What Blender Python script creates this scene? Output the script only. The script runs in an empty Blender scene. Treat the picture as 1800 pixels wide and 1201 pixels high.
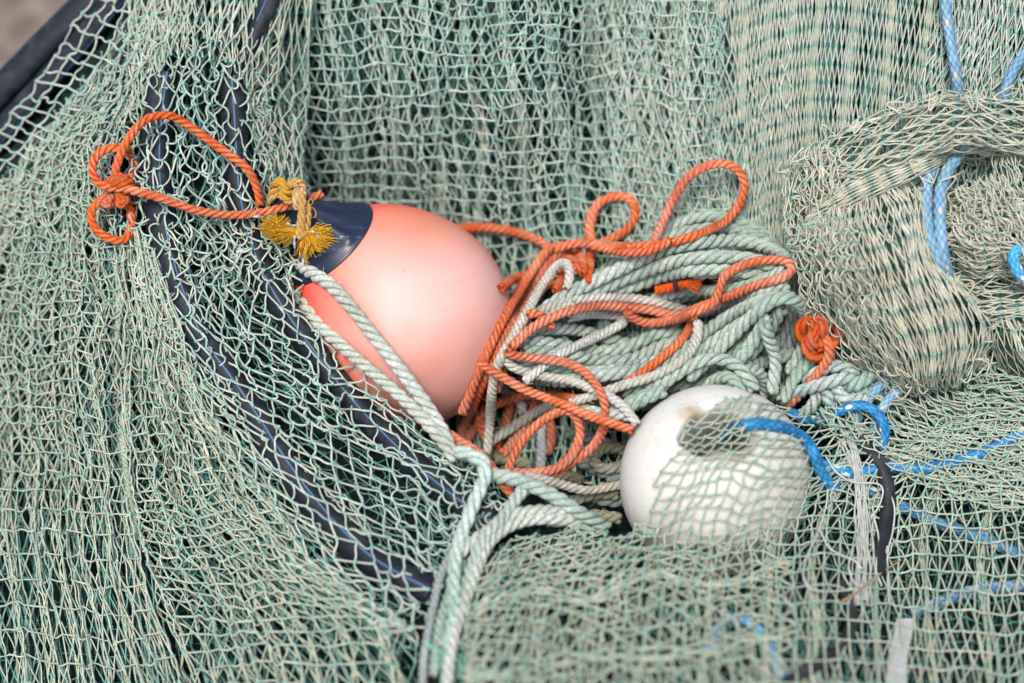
import bpy, math
import numpy as np
from mathutils import Matrix, Vector

# ------------------------------------------------------------------ frame of reference
# The heap is laid out in a right-handed working frame tied to the focal plane:
#   x to the right, y down the slope of that plane, h out of it (all in 0.55 mm units),
# and every vertex is turned into metres in the world by to_world().
S, K = 2500.0, 0.00055
TARGET = np.array([0.0, 0.0, 0.30])
NRM = np.array([0.0, -math.sqrt(.5), math.sqrt(.5)])
UP = np.array([0.0, math.sqrt(.5), math.sqrt(.5)])
RT = np.array([1.0, 0.0, 0.0])
COL = bpy.context.scene.collection


def to_world(p):
    p = np.asarray(p, float)
    f = (S - p[..., 2]) / S
    X = (p[..., 0] - 900) * f * K
    Y = -(p[..., 1] - 600.5) * f * K
    Z = p[..., 2] * K
    return TARGET + X[..., None] * RT + Y[..., None] * UP + Z[..., None] * NRM


# ------------------------------------------------------------------ noise and interpolation
_lat = np.random.RandomState(7).rand(16, 64, 64)


def vnoise(x, y, seed=0):
    """smooth value noise in -1..1"""
    x = np.asarray(x, float) + seed * 17.31
    y = np.asarray(y, float) + seed * 5.77
    L = _lat[seed % 16]
    xi, yi = np.floor(x).astype(int), np.floor(y).astype(int)
    fx, fy = x - xi, y - yi
    fx, fy = fx * fx * (3 - 2 * fx), fy * fy * (3 - 2 * fy)
    a, b = L[xi % 64, yi % 64], L[(xi + 1) % 64, yi % 64]
    c, d = L[xi % 64, (yi + 1) % 64], L[(xi + 1) % 64, (yi + 1) % 64]
    return ((a * (1 - fx) + b * fx) * (1 - fy) + (c * (1 - fx) + d * fx) * fy) * 2 - 1


def tps(pts, smooth=0.0):
    """thin-plate surface through (x, y, h)"""
    P = np.array(pts, float)
    X = P[:, :2] / 1000
    n = len(X)

    def phi(d2):
        return 0.5 * d2 * np.log(np.maximum(d2, 1e-12))
    A = phi(((X[:, None] - X[None]) ** 2).sum(-1)) + np.eye(n) * smooth
    B = np.c_[np.ones(n), X]
    M = np.zeros((n + 3, n + 3))
    M[:n, :n] = A
    M[:n, n:] = B
    M[n:, :n] = B.T
    w = np.linalg.solve(M, np.r_[P[:, 2], 0, 0, 0])

    def f(x, y):
        x = np.asarray(x, float)
        q = np.stack([x, np.asarray(y, float)], -1).reshape(-1, 2) / 1000
        q = np.clip(q, -0.35, 2.2)
        d2 = ((q[:, None] - X[None]) ** 2).sum(-1)
        return (phi(d2) @ w[:n] + w[n] + q @ w[n + 1:]).reshape(x.shape)
    return f


def cr_weights(t, n):
    """Catmull-Rom rows for parameter t in 0..1 over n control values"""
    s = np.clip(t, 0, 1) * (n - 1)
    i = np.minimum(np.floor(s).astype(int), n - 2)
    f = s - i
    w = np.stack([-.5 * f + f * f - .5 * f ** 3, 1 - 2.5 * f * f + 1.5 * f ** 3,
                  .5 * f + 2 * f * f - 1.5 * f ** 3, -.5 * f * f + .5 * f ** 3], -1)
    idx = np.stack([i - 1, i, i + 1, i + 2], -1)
    W = np.zeros((len(s), n))
    r = np.arange(len(s))
    for k in range(4):
        j = idx[:, k]
        lo, hi = j < 0, j > n - 1
        ok = ~(lo | hi)
        np.add.at(W, (r[ok], j[ok]), w[ok, k])
        if lo.any():
            np.add.at(W, (r[lo], np.zeros(lo.sum(), int)), 2 * w[lo, k])
            np.add.at(W, (r[lo], np.ones(lo.sum(), int)), -w[lo, k])
        if hi.any():
            np.add.at(W, (r[hi], np.full(hi.sum(), n - 1)), 2 * w[hi, k])
            np.add.at(W, (r[hi], np.full(hi.sum(), n - 2)), -w[hi, k])
    return W


def spline(pts, step):
    """resample a Catmull-Rom curve through pts (n, d) at an even step measured in x, y"""
    P = np.array(pts, float)
    W = cr_weights(np.linspace(0, 1, 40 * len(P)), len(P))
    Q = W @ P
    d = np.r_[0, np.cumsum(np.linalg.norm(np.diff(Q[:, :2], axis=0), axis=1) + 1e-6)]
    n = max(3, int(d[-1] / step) + 1)
    t = np.linspace(0, d[-1], n)
    return np.stack([np.interp(t, d, Q[:, k]) for k in range(Q.shape[1])], 1)


def inside(x, y, poly):
    x, y = np.asarray(x), np.asarray(y)
    r = np.zeros(x.shape, bool)
    n = len(poly)
    for i in range(n):
        (x0, y0), (x1, y1) = poly[i], poly[(i + 1) % n]
        if y0 == y1:
            continue
        c = ((y0 > y) != (y1 > y)) & (x < (x1 - x0) * (y - y0) / (y1 - y0) + x0)
        r ^= c
    return r


def norm(v):
    return v / np.maximum(np.linalg.norm(v, axis=-1, keepdims=True), 1e-9)


def gsmooth(a, sig):
    k = int(sig * 3) + 1
    w = np.exp(-.5 * (np.arange(-k, k + 1) / sig) ** 2)
    w /= w.sum()
    return np.convolve(np.pad(a, k, mode='edge'), w, 'valid')


# ------------------------------------------------------------------ mesh collecting
class Geo:
    """collects vertices, colours and quads/tris in the working frame; link() makes ONE mesh object"""

    def __init__(s):
        s.v, s.c, s.q, s.t, s.n, s.uv = [], [], [], [], 0, []

    def add(s, v, c, quads=None, tris=None, uv=None):
        v = v.reshape(-1, 3)
        s.v.append(v)
        c = np.asarray(c, float)
        s.c.append(np.broadcast_to(c, (len(v), 3)) if c.ndim == 1 else c.reshape(-1, 3))
        s.uv.append(np.zeros((len(v), 2)) if uv is None else uv.reshape(-1, 2))
        if quads is not None and len(quads):
            s.q.append(quads.reshape(-1, 4) + s.n)
        if tris is not None and len(tris):
            s.t.append(tris.reshape(-1, 3) + s.n)
        s.n += len(v)

    def tubes(s, P, R, C, sides=5, ref=(.13, .21, 1.0)):
        """M tubes of k points each: P (M,k,3), R (M,k) or scalar, C (M,k,3) or a colour"""
        P = np.asarray(P, float)
        M, k, _ = P.shape
        if M == 0:
            return
        R = np.broadcast_to(np.asarray(R, float), (M, k)) if np.ndim(R) < 2 else R
        T = np.empty_like(P)
        T[:, 1:-1] = P[:, 2:] - P[:, :-2]
        T[:, 0] = P[:, 1] - P[:, 0]
        T[:, -1] = P[:, -1] - P[:, -2]
        T = norm(T)
        A = norm(np.cross(T, np.array(ref)))
        B = np.cross(T, A)
        th = np.arange(sides) * 2 * math.pi / sides
        V = P[:, :, None] + R[:, :, None, None] * (A[:, :, None] * np.cos(th)[:, None] + B[:, :, None] * np.sin(th)[:, None])
        C = np.asarray(C, float)
        if C.ndim == 1:
            C = np.broadcast_to(C, (M, k, 3))
        CC = np.broadcast_to(C[:, :, None], (M, k, sides, 3))
        base = np.arange(M * k * sides).reshape(M, k, sides)
        nx = np.roll(base, -1, 2)
        q = np.stack([base[:, :-1], nx[:, :-1], nx[:, 1:], base[:, 1:]], -1)
        u = np.broadcast_to((th / (2 * math.pi))[None, None, :], (M, k, sides))
        vv = np.r_[0, np.cumsum(np.ones(k - 1))]
        vv = np.broadcast_to(vv[None, :, None] * 1.0, (M, k, sides))
        s.add(V, CC.reshape(-1, 3), quads=q, uv=np.stack([u, vv], -1))

    def blobs(s, P, R, C, T=None, el=1.25):
        """small knot-like beads: two rings and two poles"""
        M = len(P)
        if not M:
            return
        if T is None:
            T = np.tile([0., 1., 0.], (M, 1))
        A = norm(np.cross(T, np.array([.1, .2, 1.])))
        B = np.cross(T, A)
        R = np.broadcast_to(R, (M,))
        th = np.arange(5) * 2 * math.pi / 5
        pts = [P - T * (R * el)[:, None]]
        for z, rr in ((-.5, .9), (.5, .9)):
            for t in th:
                pts.append(P + T * (R * el * z)[:, None] + rr * R[:, None] * (A * math.cos(t) + B * math.sin(t)))
        pts.append(P + T * (R * el)[:, None])
        V = np.stack(pts, 1)
        o = (np.arange(M) * 12)[:, None]
        a = np.arange(5)
        b = (a + 1) % 5
        tr = np.concatenate([np.stack([0 * a, 1 + b, 1 + a], 1), np.stack([0 * a + 11, 6 + a, 6 + b], 1)])
        qd = np.stack([1 + a, 1 + b, 6 + b, 6 + a], 1)
        C = np.asarray(C, float)
        CC = np.broadcast_to(C, (M, 3))
        s.add(V, np.repeat(CC, 12, 0), quads=(qd[None] + o[:, :, None]), tris=(tr[None] + o[:, :, None]))

    def link(s, name, mat, parent=None, smooth=True, world=False):
        V = np.concatenate(s.v)
        W = V if world else to_world(V)
        if parent is not None:
            W = W - np.array(parent.location)
        Q = np.concatenate(s.q) if s.q else np.zeros((0, 4), int)
        Tt = np.concatenate(s.t) if s.t else np.zeros((0, 3), int)
        me = bpy.data.meshes.new(name)
        me.vertices.add(len(W))
        me.vertices.foreach_set('co', W.astype(np.float32).ravel())
        nl = Q.size + Tt.size
        me.loops.add(nl)
        me.loops.foreach_set('vertex_index', np.r_[Q.ravel(), Tt.ravel()].astype(np.int32))
        me.polygons.add(len(Q) + len(Tt))
        st = np.r_[np.arange(len(Q)) * 4, Q.size + np.arange(len(Tt)) * 3].astype(np.int32)
        me.polygons.foreach_set('loop_start', st)
        me.polygons.foreach_set('use_smooth', np.full(len(Q) + len(Tt), smooth))
        at = me.color_attributes.new('col', 'FLOAT_COLOR', 'POINT')
        C = np.concatenate(s.c)
        at.data.foreach_set('color', np.c_[C, np.ones(len(C))].astype(np.float32).ravel())
        uv = np.concatenate(s.uv)
        if np.any(uv):
            a2 = me.attributes.new('lay', 'FLOAT2', 'POINT')
            a2.data.foreach_set('vector', uv.astype(np.float32).ravel())
        me.update(calc_edges=True)
        me.materials.append(mat)
        o = bpy.data.objects.new(name, me)
        COL.objects.link(o)
        if parent is not None:
            o.parent = parent
        return o


def tag(o, label=None, cat=None, group=None, kind=None):
    for k, v in (('label', label), ('category', cat), ('group', group), ('kind', kind)):
        if v:
            o[k] = v
    return o


def empty(name, p, label, cat, group=None):
    o = bpy.data.objects.new(name, None)
    o.location = Vector(to_world(np.array(p, float)))
    o.empty_display_size = .02
    COL.objects.link(o)
    return tag(o, label, cat, group)


# ------------------------------------------------------------------ materials
def new_mat(name):
    m = bpy.data.materials.new(name)
    m.use_nodes = True
    nt = m.node_tree
    return m, nt, nt.nodes['Principled BSDF']


def nd(nt, t, **kw):
    n = nt.nodes.new(t)
    for k, v in kw.items():
        if k in n.inputs:
            n.inputs[k].default_value = v
        else:
            setattr(n, k, v)
    return n


def ramp(nt, src, stops):
    r = nt.nodes.new('ShaderNodeValToRGB')
    el = r.color_ramp.elements
    while len(el) < len(stops):
        el.new(.5)
    for e, (p, c) in zip(el, stops):
        e.position = p
        e.color = (*c, 1) if len(c) == 3 else c
    nt.links.new(src, r.inputs[0])
    return r.outputs[0]


def mixc(nt, a, b, fac, mode='MIX'):
    m = nt.nodes.new('ShaderNodeMix')
    m.data_type = 'RGBA'
    m.blend_type = mode
    for sock, v in ((m.inputs[0], fac), (m.inputs[6], a), (m.inputs[7], b)):
        if isinstance(v, bpy.types.NodeSocket):
            nt.links.new(v, sock)
        elif isinstance(v, (int, float)):
            sock.default_value = v
        else:
            sock.default_value = (*v, 1)
    return m.outputs[2]


def twine_mat(name, rough=.75, noise=.25, scale=220, bump=.0, tint=(1, 1, 1), sss=0.0):
    """fibre coloured by its own vertex colour with fine mottling"""
    m, nt, b = new_mat(name)
    at = nd(nt, 'ShaderNodeAttribute', attribute_name='col')
    tc = nd(nt, 'ShaderNodeTexCoord')
    ns = nd(nt, 'ShaderNodeTexNoise', Scale=scale, Detail=3.0)
    nt.links.new(tc.outputs['Object'], ns.inputs['Vector'])
    g = ramp(nt, ns.outputs['Fac'], [(.3, (1 - noise,) * 3), (.7, (1 + noise * .6,) * 3)])
    c = mixc(nt, at.outputs['Color'], g, 1.0, 'MULTIPLY')
    if tint != (1, 1, 1):
        c = mixc(nt, c, tint, 1.0, 'MULTIPLY')
    nt.links.new(c, b.inputs['Base Color'])
    b.inputs['Roughness'].default_value = rough
    b.inputs['Specular IOR Level'].default_value = .3
    if bump:
        bp = nd(nt, 'ShaderNodeBump', Strength=bump, Distance=.0006)
        n2 = nd(nt, 'ShaderNodeTexNoise', Scale=1600.0, Detail=2.0)
        nt.links.new(tc.outputs['Object'], n2.inputs['Vector'])
        nt.links.new(n2.outputs['Fac'], bp.inputs['Height'])
        nt.links.new(bp.outputs['Normal'], b.inputs['Normal'])
    return m


M_TWINE = twine_mat('net_twine', .7, .18, 160)
M_ROPE = twine_mat('laid_rope', .85, .28, 420, .9)
M_BRAID = twine_mat('braided_rope', .6, .15, 500, .4)

m, nt, b = new_mat('gap_shade')  # near-black colour paints the shade seen through the mesh
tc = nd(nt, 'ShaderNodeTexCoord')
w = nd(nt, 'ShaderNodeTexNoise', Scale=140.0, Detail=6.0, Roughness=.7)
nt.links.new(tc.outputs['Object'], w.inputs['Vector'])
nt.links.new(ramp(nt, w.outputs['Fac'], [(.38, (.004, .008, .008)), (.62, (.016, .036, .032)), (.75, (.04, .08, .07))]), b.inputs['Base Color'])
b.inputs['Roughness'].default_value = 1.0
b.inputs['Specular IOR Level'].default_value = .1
M_GAP_SHADE = m

m, nt, b = new_mat('pipe_plastic')
at = nd(nt, 'ShaderNodeAttribute', attribute_name='col')
tc = nd(nt, 'ShaderNodeTexCoord')
ns = nd(nt, 'ShaderNodeTexNoise', Scale=60.0, Detail=5.0)
nt.links.new(tc.outputs['Object'], ns.inputs['Vector'])
nt.links.new(mixc(nt, at.outputs['Color'], (.10, .11, .115), ramp(nt, ns.outputs['Fac'], [(.5, (0, 0, 0)), (.75, (.28, .28, .28))])), b.inputs['Base Color'])
nt.links.new(ramp(nt, ns.outputs['Fac'], [(.3, (.5,) * 3), (.7, (.72,) * 3)]), b.inputs['Roughness'])
b.inputs['Specular IOR Level'].default_value = .3
M_PIPE = m


# ------------------------------------------------------------------ surfaces of the heap
PIPE_B = [(288, 120), (276, 220), (274, 310), (288, 420), (318, 520), (352, 600), (405, 670), (455, 745), (500, 815), (565, 900), (650, 985), (770, 1050)]
PIPE_C = [(405, 130), (412, 230), (418, 330), (440, 430), (482, 520), (545, 610), (610, 695), (700, 790), (785, 865), (870, 925)]
PIPE_A = [(245, 30), (215, 110), (200, 200), (197, 290), (206, 390), (214, 450)]


def poly_d(x, y, path):
    P = spline(path, 12)[:, :2]
    x, y = np.asarray(x, float), np.asarray(y, float)
    d = np.full(x.shape, 1e9)
    for a in P:
        d = np.minimum(d, (x - a[0]) ** 2 + (y - a[1]) ** 2)
    return np.sqrt(d)


_hl = tps([(-250, -250, -650), (150, -250, -380), (0, 0, -360), (0, 250, -230), (130, 150, -170), (100, 300, -130),
           (280, 100, -90), (450, 60, -90), (560, -250, -260), (500, 150, -140), (520, 300, -110), (350, -250, -260),
           (285, 300, -25), (420, 300, -45), (303, 450, 0), (405, 660, 40), (505, 810, 90), (650, 980, 180), (760, 1050, 235),
           (205, 420, -50), (150, 600, -60), (150, 800, -50), (150, 1000, -10), (0, 600, -170), (0, 900, -110), (0, 1250, -30),
           (250, 900, 10), (350, 1000, 60), (200, 1250, 90), (450, 1250, 220), (700, 1300, 320), (480, 520, -30), (610, 695, 25),
           (700, 790, 65), (870, 925, 140), (540, 420, -60), (850, 830, 100), (-250, 700, -330), (-250, 1300, -180)], 1e-4)


def hL(x, y):
    """top of the net draped over the pipes"""
    x, y = np.asarray(x, float), np.asarray(y, float)
    h = _hl(x, y)
    # drapery: folds running down the flank left of the ridge
    k = np.clip((y - 380) / 150, .25, 1) * np.clip((poly_d(x, y, PIPE_B) - 30) / 60, 0, 1) * np.clip((560 + (y - 400) * .35 - x) / 90, 0, 1)
    h = h + k * (22 * vnoise((x - .10 * y) / 48, y / 330, 11) + 8 * vnoise((x - .1 * y) / 19, y / 150, 12) - 42 * np.exp(-(vnoise((x - .1 * y) / 66, y / 420, 2) / .14) ** 2) + 8)
    for p, a in ((PIPE_B, 16), (PIPE_C, 14), (PIPE_A, 12)):
        h = h + a * np.exp(-(poly_d(x, y, p) / 34) ** 2) - a * .35 * np.exp(-(poly_d(x, y, p) / 90) ** 2)
    return h


_hb = tps([(500, -250, -250), (600, -100, -205), (900, -100, -165), (1200, -250, -220), (1200, -50, -170), (1500, -250, -100), (1450, 0, -70),
           (1750, -250, -60), (1750, 0, -40), (600, 200, -225), (900, 200, -190), (1150, 200, -190), (1400, 200, -95), (1700, 200, -60),
           (700, 450, -370), (900, 420, -290), (1150, 450, -215), (1350, 430, -140), (1500, 400, -90), (700, 700, -330), (880, 650, -260),
           (950, 800, -190), (1100, 620, -190), (1300, 620, -165), (1450, 620, -90), (1250, 800, -140), (1000, 900, -60), (1450, 800, -60),
           (1600, 720, -40), (1750, 650, -40), (1800, 800, 0), (1600, 900, 40), (1400, 950, 60), (1200, 1000, 80), (2050, 0, -30), (2050, 600, -20),
           (900, 1200, 150), (1500, 1200, 180), (2050, 1200, 190)], 1e-4)


def hB(x, y):
    """the hanging net falls in long upright folds"""
    x, y = np.asarray(x, float), np.asarray(y, float)
    k = np.clip((430 - y) / 200, 0, 1) * np.clip((1330 - x) / 150, .12, 1)
    f = 26 * vnoise((x + .12 * y) / 60, y / 420, 9) + 9 * vnoise((x + .1 * y) / 23, y / 200, 10) - 46 * np.exp(-(vnoise((x + .1 * y) / 78, y / 620, 1) / .13) ** 2)
    return _hb(x, y) + k * f


FC, FR = np.array([1258., 845., 32.]), 169.      # the white float
BC, BR = np.array([708., 562., -150.]), 192.     # the round buoy
_hc = tps([(740, 1060, 255), (850, 970, 185), (800, 1250, 410), (1000, 925, 120), (1100, 1010, 245), (1100, 1250, 430), (1258, 972, 195),
           (1400, 1010, 205), (1400, 1250, 400), (1440, 930, 100), (1500, 850, 35), (1530, 960, 80), (1600, 850, 25), (1700, 800, 20), (1700, 950, 90),
           (1830, 720, 10), (1830, 900, 80), (1830, 1050, 180), (1850, 1250, 310), (1600, 1120, 215), (1450, 740, 20), (1550, 720, -10), (2050, 800, 60), (2050, 1250, 310),
           (600, 1300, 330), (1258, 800, 30), (1350, 700, -40)], 1e-4)


def sphere_h(x, y, c, r):
    d2 = (np.asarray(x, float) - c[0]) ** 2 + (np.asarray(y, float) - c[1]) ** 2
    return np.where(d2 < r * r, c[2] + np.sqrt(np.maximum(r * r - d2, 0)), -1e3)


def hC(x, y):
    """top of the net in front, where it climbs over the float"""
    x, y = np.asarray(x, float), np.asarray(y, float)
    a, s = _hc(x, y), sphere_h(x, y, FC, FR + 6)
    s = s - 46 * np.exp(-(((x - 1256) / 40) ** 2 + ((y - 768) / 32) ** 2) ** 2)
    a = a + np.clip((y - 900) / 60, 0, 1) * (20 * vnoise((x + .7 * y) / 85, (y - .5 * x) / 150, 13) + 9 * vnoise((x + .5 * y) / 33, (y - .6 * x) / 60, 14))
    k = 14.0
    return np.maximum(a, s) + k * np.exp(-np.abs(a - s) / k) * .6


# ------------------------------------------------------------------ netting
TEAL = np.array([.115, .30, .25])
PAL = {  # dim, deep, cool: unfaded inner twine, shade of the gaps painted in
    'sage': [(.385, .415, .305), (.45, .445, .335), (.28, .37, .285)],
    'grey': [(.40, .445, .36), (.48, .49, .41), (.31, .41, .345)],
    'beige': [(.50, .47, .345), (.43, .425, .32), (.54, .52, .42)],
    'closed': [(.37, .41, .32), (.42, .42, .315), (.41, .41, .37)],
    'mint': [(.40, .475, .385), (.46, .50, .40), (.27, .42, .35)],
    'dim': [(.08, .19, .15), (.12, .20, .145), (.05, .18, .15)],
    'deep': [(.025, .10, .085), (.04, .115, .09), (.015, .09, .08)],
    'cool': [(.17, .32, .265), (.25, .36, .29), (.10, .29, .25)],
}


def relax(P, e, L, it=6):
    n = len(P)
    deg = np.bincount(e.ravel(), minlength=n)[:, None] + 1e-6
    for _ in range(it):
        d = P[e[:, 1]] - P[e[:, 0]]
        l = np.linalg.norm(d, axis=1)
        ex = np.maximum(l - L * 1.04, 0) / np.maximum(l, 1e-6)
        mv = d * ex[:, None] * .5
        acc = np.zeros_like(P)
        for k in range(3):
            acc[:, k] = np.bincount(e[:, 0], mv[:, k], n) - np.bincount(e[:, 1], mv[:, k], n)
        P = P + acc / deg * 1.4
    return P


def patch(g, ctrl, su, sv, kind='diamond', hf=None, off=0., seed=1, warp=8., wf=110., jit=2., pleat=None, L=30., r=1.42, pal='sage', slip=5., cap=.36,
          mask=None, rag=12., loopy=1., hn=6., tear=.0, knots=True, K_=6, relax_it=5, bowdir=(0, .7, -.15)):
    """one layer of knotted netting spread over a control grid: rows run along the strands, columns across them"""
    rs = np.random.RandomState(seed)
    ctrl = np.array(ctrl, float)
    nr, nc, dim = ctrl.shape
    lu = np.linalg.norm(np.diff(ctrl[..., :2], axis=1), axis=-1).sum(1).mean()
    lv = np.linalg.norm(np.diff(ctrl[..., :2], axis=0), axis=-1).sum(0).mean()
    nu, nv = max(3, int(lu / su)), max(3, int(lv / sv))
    I, J = np.meshgrid(np.arange(nu + 1), np.arange(nv + 1), indexing='xy')      # (nv+1, nu+1)
    a = (I + (.5 * (J % 2) if kind == 'diamond' else 0)) / (nu + .5)
    bpar = J / nv
    a2 = a + (pleat[0] / lu) * np.sin(2 * math.pi * pleat[1] * a + 2.2 * vnoise(a * 3, bpar * 2.5, seed + 1) + seed) if pleat else a
    Wu = cr_weights(a2.ravel(), nc)
    Wv = cr_weights(bpar.ravel(), nr)
    P = np.einsum('pi,pj,ijd->pd', Wv, Wu, ctrl)
    if dim == 3:      # gathered lobes stand well out of the heap
        P[:, 2] = np.where(P[:, 2] > 0, P[:, 2] * 1.6, P[:, 2] * 1.6)
    x, y = P[:, 0], P[:, 1]
    dx = warp * vnoise(x / wf, y / wf, seed + 2) + warp * .5 * vnoise(x / wf * 2.7, y / wf * 2.7, seed + 3)
    dy = warp * vnoise(x / wf, y / wf, seed + 4) + warp * .5 * vnoise(x / wf * 2.7, y / wf * 2.7, seed + 5)
    dy = dy + slip * vnoise(a2.ravel() * nu * .45 + 3, bpar.ravel() * nv * .12, seed + 14) + slip * .5 * vnoise(a.ravel() * nu * .16, bpar.ravel() * 2, seed + 15)
    x, y = x + dx + rs.randn(len(x)) * jit, y + dy + rs.randn(len(x)) * jit
    h = (P[:, 2] if dim == 3 else hf(x, y)) + off + hn * vnoise(x / 60, y / 60, seed + 6) + (13 * vnoise(x / 38, y / 52, 5) + 6 * vnoise(x / 17, y / 24, 6) - 30 * np.exp(-(vnoise(x / 70 + .15 * y / 70, y / 95, 3) / .13) ** 2) - 16 * np.exp(-(vnoise(x / 37 - .2 * y / 37, y / 48, 8) / .15) ** 2) + 8 if dim == 3 else 0) + rs.randn(len(x)) * jit * .6
    if pleat:
        h = h + pleat[2] * np.cos(2 * math.pi * pleat[1] * a.ravel() + 2.2 * vnoise(a.ravel() * 3, bpar.ravel() * 2.5, seed + 1) + seed)
    P = np.stack([x, y, h], 1)
    idx = (J * (nu + 1) + I)
    if kind == 'diamond':
        e = []
        A, B = idx[:-1], idx[1:]
        e.append(np.stack([A, B], -1).reshape(-1, 2))
        for j in range(nv):
            if j % 2 == 0:
                e.append(np.stack([idx[j, 1:], idx[j + 1, :-1]], -1))
            else:
                e.append(np.stack([idx[j, :-1], idx[j + 1, 1:]], -1))
        e = np.concatenate(e)
    else:
        e = np.concatenate([np.stack([idx[:-1], idx[1:]], -1).reshape(-1, 2), np.stack([idx[:, :-1], idx[:, 1:]], -1).reshape(-1, 2)])
    upright = np.zeros(len(e), bool)
    if kind == 'square':
        upright[:nv * (nu + 1)] = True
    if mask is not None:
        ok = inside(x + rag * vnoise(x / 40, y / 40, seed + 7), y + rag * vnoise(x / 40, y / 40, seed + 8), mask)
    else:
        ok = np.ones(len(x), bool)
    ok &= (x > -230) & (x < 2030) & (y > -230) & (y < 1430)
    keep = ok[e[:, 0]] & ok[e[:, 1]]
    e, upright = e[keep], upright[keep]
    if not len(e):
        return
    if relax_it:
        P = relax(P, e, L, relax_it)
    p0, p1 = P[e[:, 0]], P[e[:, 1]]
    d = p1 - p0
    c = np.linalg.norm(d, axis=1)
    LL = L * (1 + .06 * rs.randn(len(e))) * (1 + .05 * (loopy - 1))
    LL = np.where(upright, np.minimum(LL, c * 1.025), LL)
    bow = np.sqrt(np.maximum(.375 * c * (LL - c), 0)) * .85 + .012 * L
    bow = np.minimum(bow, cap * L) * loopy
    mid = (p0 + p1) / 2
    dirv = np.array(bowdir)[None] + np.stack([vnoise(mid[:, 0] / 35, mid[:, 1] / 35, seed + 9) * 1.3, vnoise(mid[:, 0] / 35, mid[:, 1] / 35, seed + 10) * .5,
                                              vnoise(mid[:, 0] / 35, mid[:, 1] / 35, seed + 11) * .7], 1) + rs.randn(len(e), 3) * np.array([.55, .45, .45])
    T = d / np.maximum(c, 1e-6)[:, None]
    dirv = norm(dirv - T * (dirv * T).sum(1, keepdims=True))
    t = np.linspace(0, 1, K_)
    sb = rs.randn(len(e)) * .07 * LL * min(1, cap * 3 + .1)
    side = norm(np.cross(T, dirv))
    Q = p0[:, None] + d[:, None] * t[None, :, None] + dirv[:, None] * (bow[:, None] * (4 * t * (1 - t)) ** .85)[..., None] \
        + side[:, None] * (sb[:, None] * np.sin(2 * math.pi * t))[..., None]
    pc = np.array(PAL[pal])
    n1 = vnoise(mid[:, 0] / 90, mid[:, 1] / 90, seed + 12) * .5 + .5 + rs.randn(len(e)) * .18
    n2 = np.clip(vnoise(mid[:, 0] / 50, mid[:, 1] / 140, seed + 13) * .8 + rs.randn(len(e)) * .25, 0, 1)
    cc = pc[0] + (pc[1] - pc[0]) * np.clip(n1, 0, 1)[:, None]
    cc = cc + (pc[2] - cc) * n2[:, None]
    cc = cc * (1 + .09 * rs.randn(len(e)))[:, None]
    endw = np.abs(2 * t - 1) ** 5 * .5
    tl = TEAL if pal not in ('deep', 'dim') else TEAL * .6  # knots of buried layers darkened too, shade put into their colour
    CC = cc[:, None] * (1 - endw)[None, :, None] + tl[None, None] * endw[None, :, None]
    sc = S / (S - np.clip(Q[..., 2], -800, 600))
    g.tubes(Q, r * sc * (1 + .08 * rs.randn(len(e)))[:, None], np.clip(CC, .01, .8), sides=5)
    if knots:
        used = np.unique(e)
        kp = P[used]
        kt = norm(rs.randn(len(used), 3) * np.array([.5, 1, .3]))
        kc = tl * (1 + .25 * rs.rand(len(used), 1)) + np.array([.10, .13, .11]) * rs.rand(len(used), 1)
        g.blobs(kp, r * (1.75 if su > 8.2 else 1.3) * S / (S - np.clip(kp[:, 2], -800, 600)), kc, kt, 1.15)


def sheet(g, hf, off, poly, x0, x1, y0, y1, step=16, amp=14, seed=3):
    """bumpy near-black sheet added under the netting, painting the shade in its gaps"""
    xs, ys = np.arange(x0, x1, step), np.arange(y0, y1, step)
    X, Y = np.meshgrid(xs, ys)
    H = hf(X, Y) + off + amp * vnoise(X / 45, Y / 80, seed) + amp * .6 * vnoise(X / 19, Y / 33, seed + 1)
    idx = np.arange(X.size).reshape(X.shape)
    cx, cy = X[:-1, :-1] + step / 2, Y[:-1, :-1] + step / 2
    ok = inside(cx, cy, poly)
    q = np.stack([idx[:-1, :-1], idx[1:, :-1], idx[1:, 1:], idx[:-1, 1:]], -1)[ok]
    u, inv = np.unique(q, return_inverse=True)
    V = np.stack([X, Y, H], -1).reshape(-1, 3)[u]
    Q = inv.reshape(q.shape)
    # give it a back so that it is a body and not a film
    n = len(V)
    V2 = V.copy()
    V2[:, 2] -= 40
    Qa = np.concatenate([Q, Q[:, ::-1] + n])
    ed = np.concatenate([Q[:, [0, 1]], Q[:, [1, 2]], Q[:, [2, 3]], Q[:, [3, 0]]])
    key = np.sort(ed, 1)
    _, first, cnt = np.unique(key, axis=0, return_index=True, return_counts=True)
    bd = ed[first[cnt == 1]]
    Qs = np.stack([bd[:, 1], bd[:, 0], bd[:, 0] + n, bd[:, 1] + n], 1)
    g.add(np.concatenate([V, V2]), (.03, .05, .05), quads=np.concatenate([Qa, Qs]))


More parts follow.
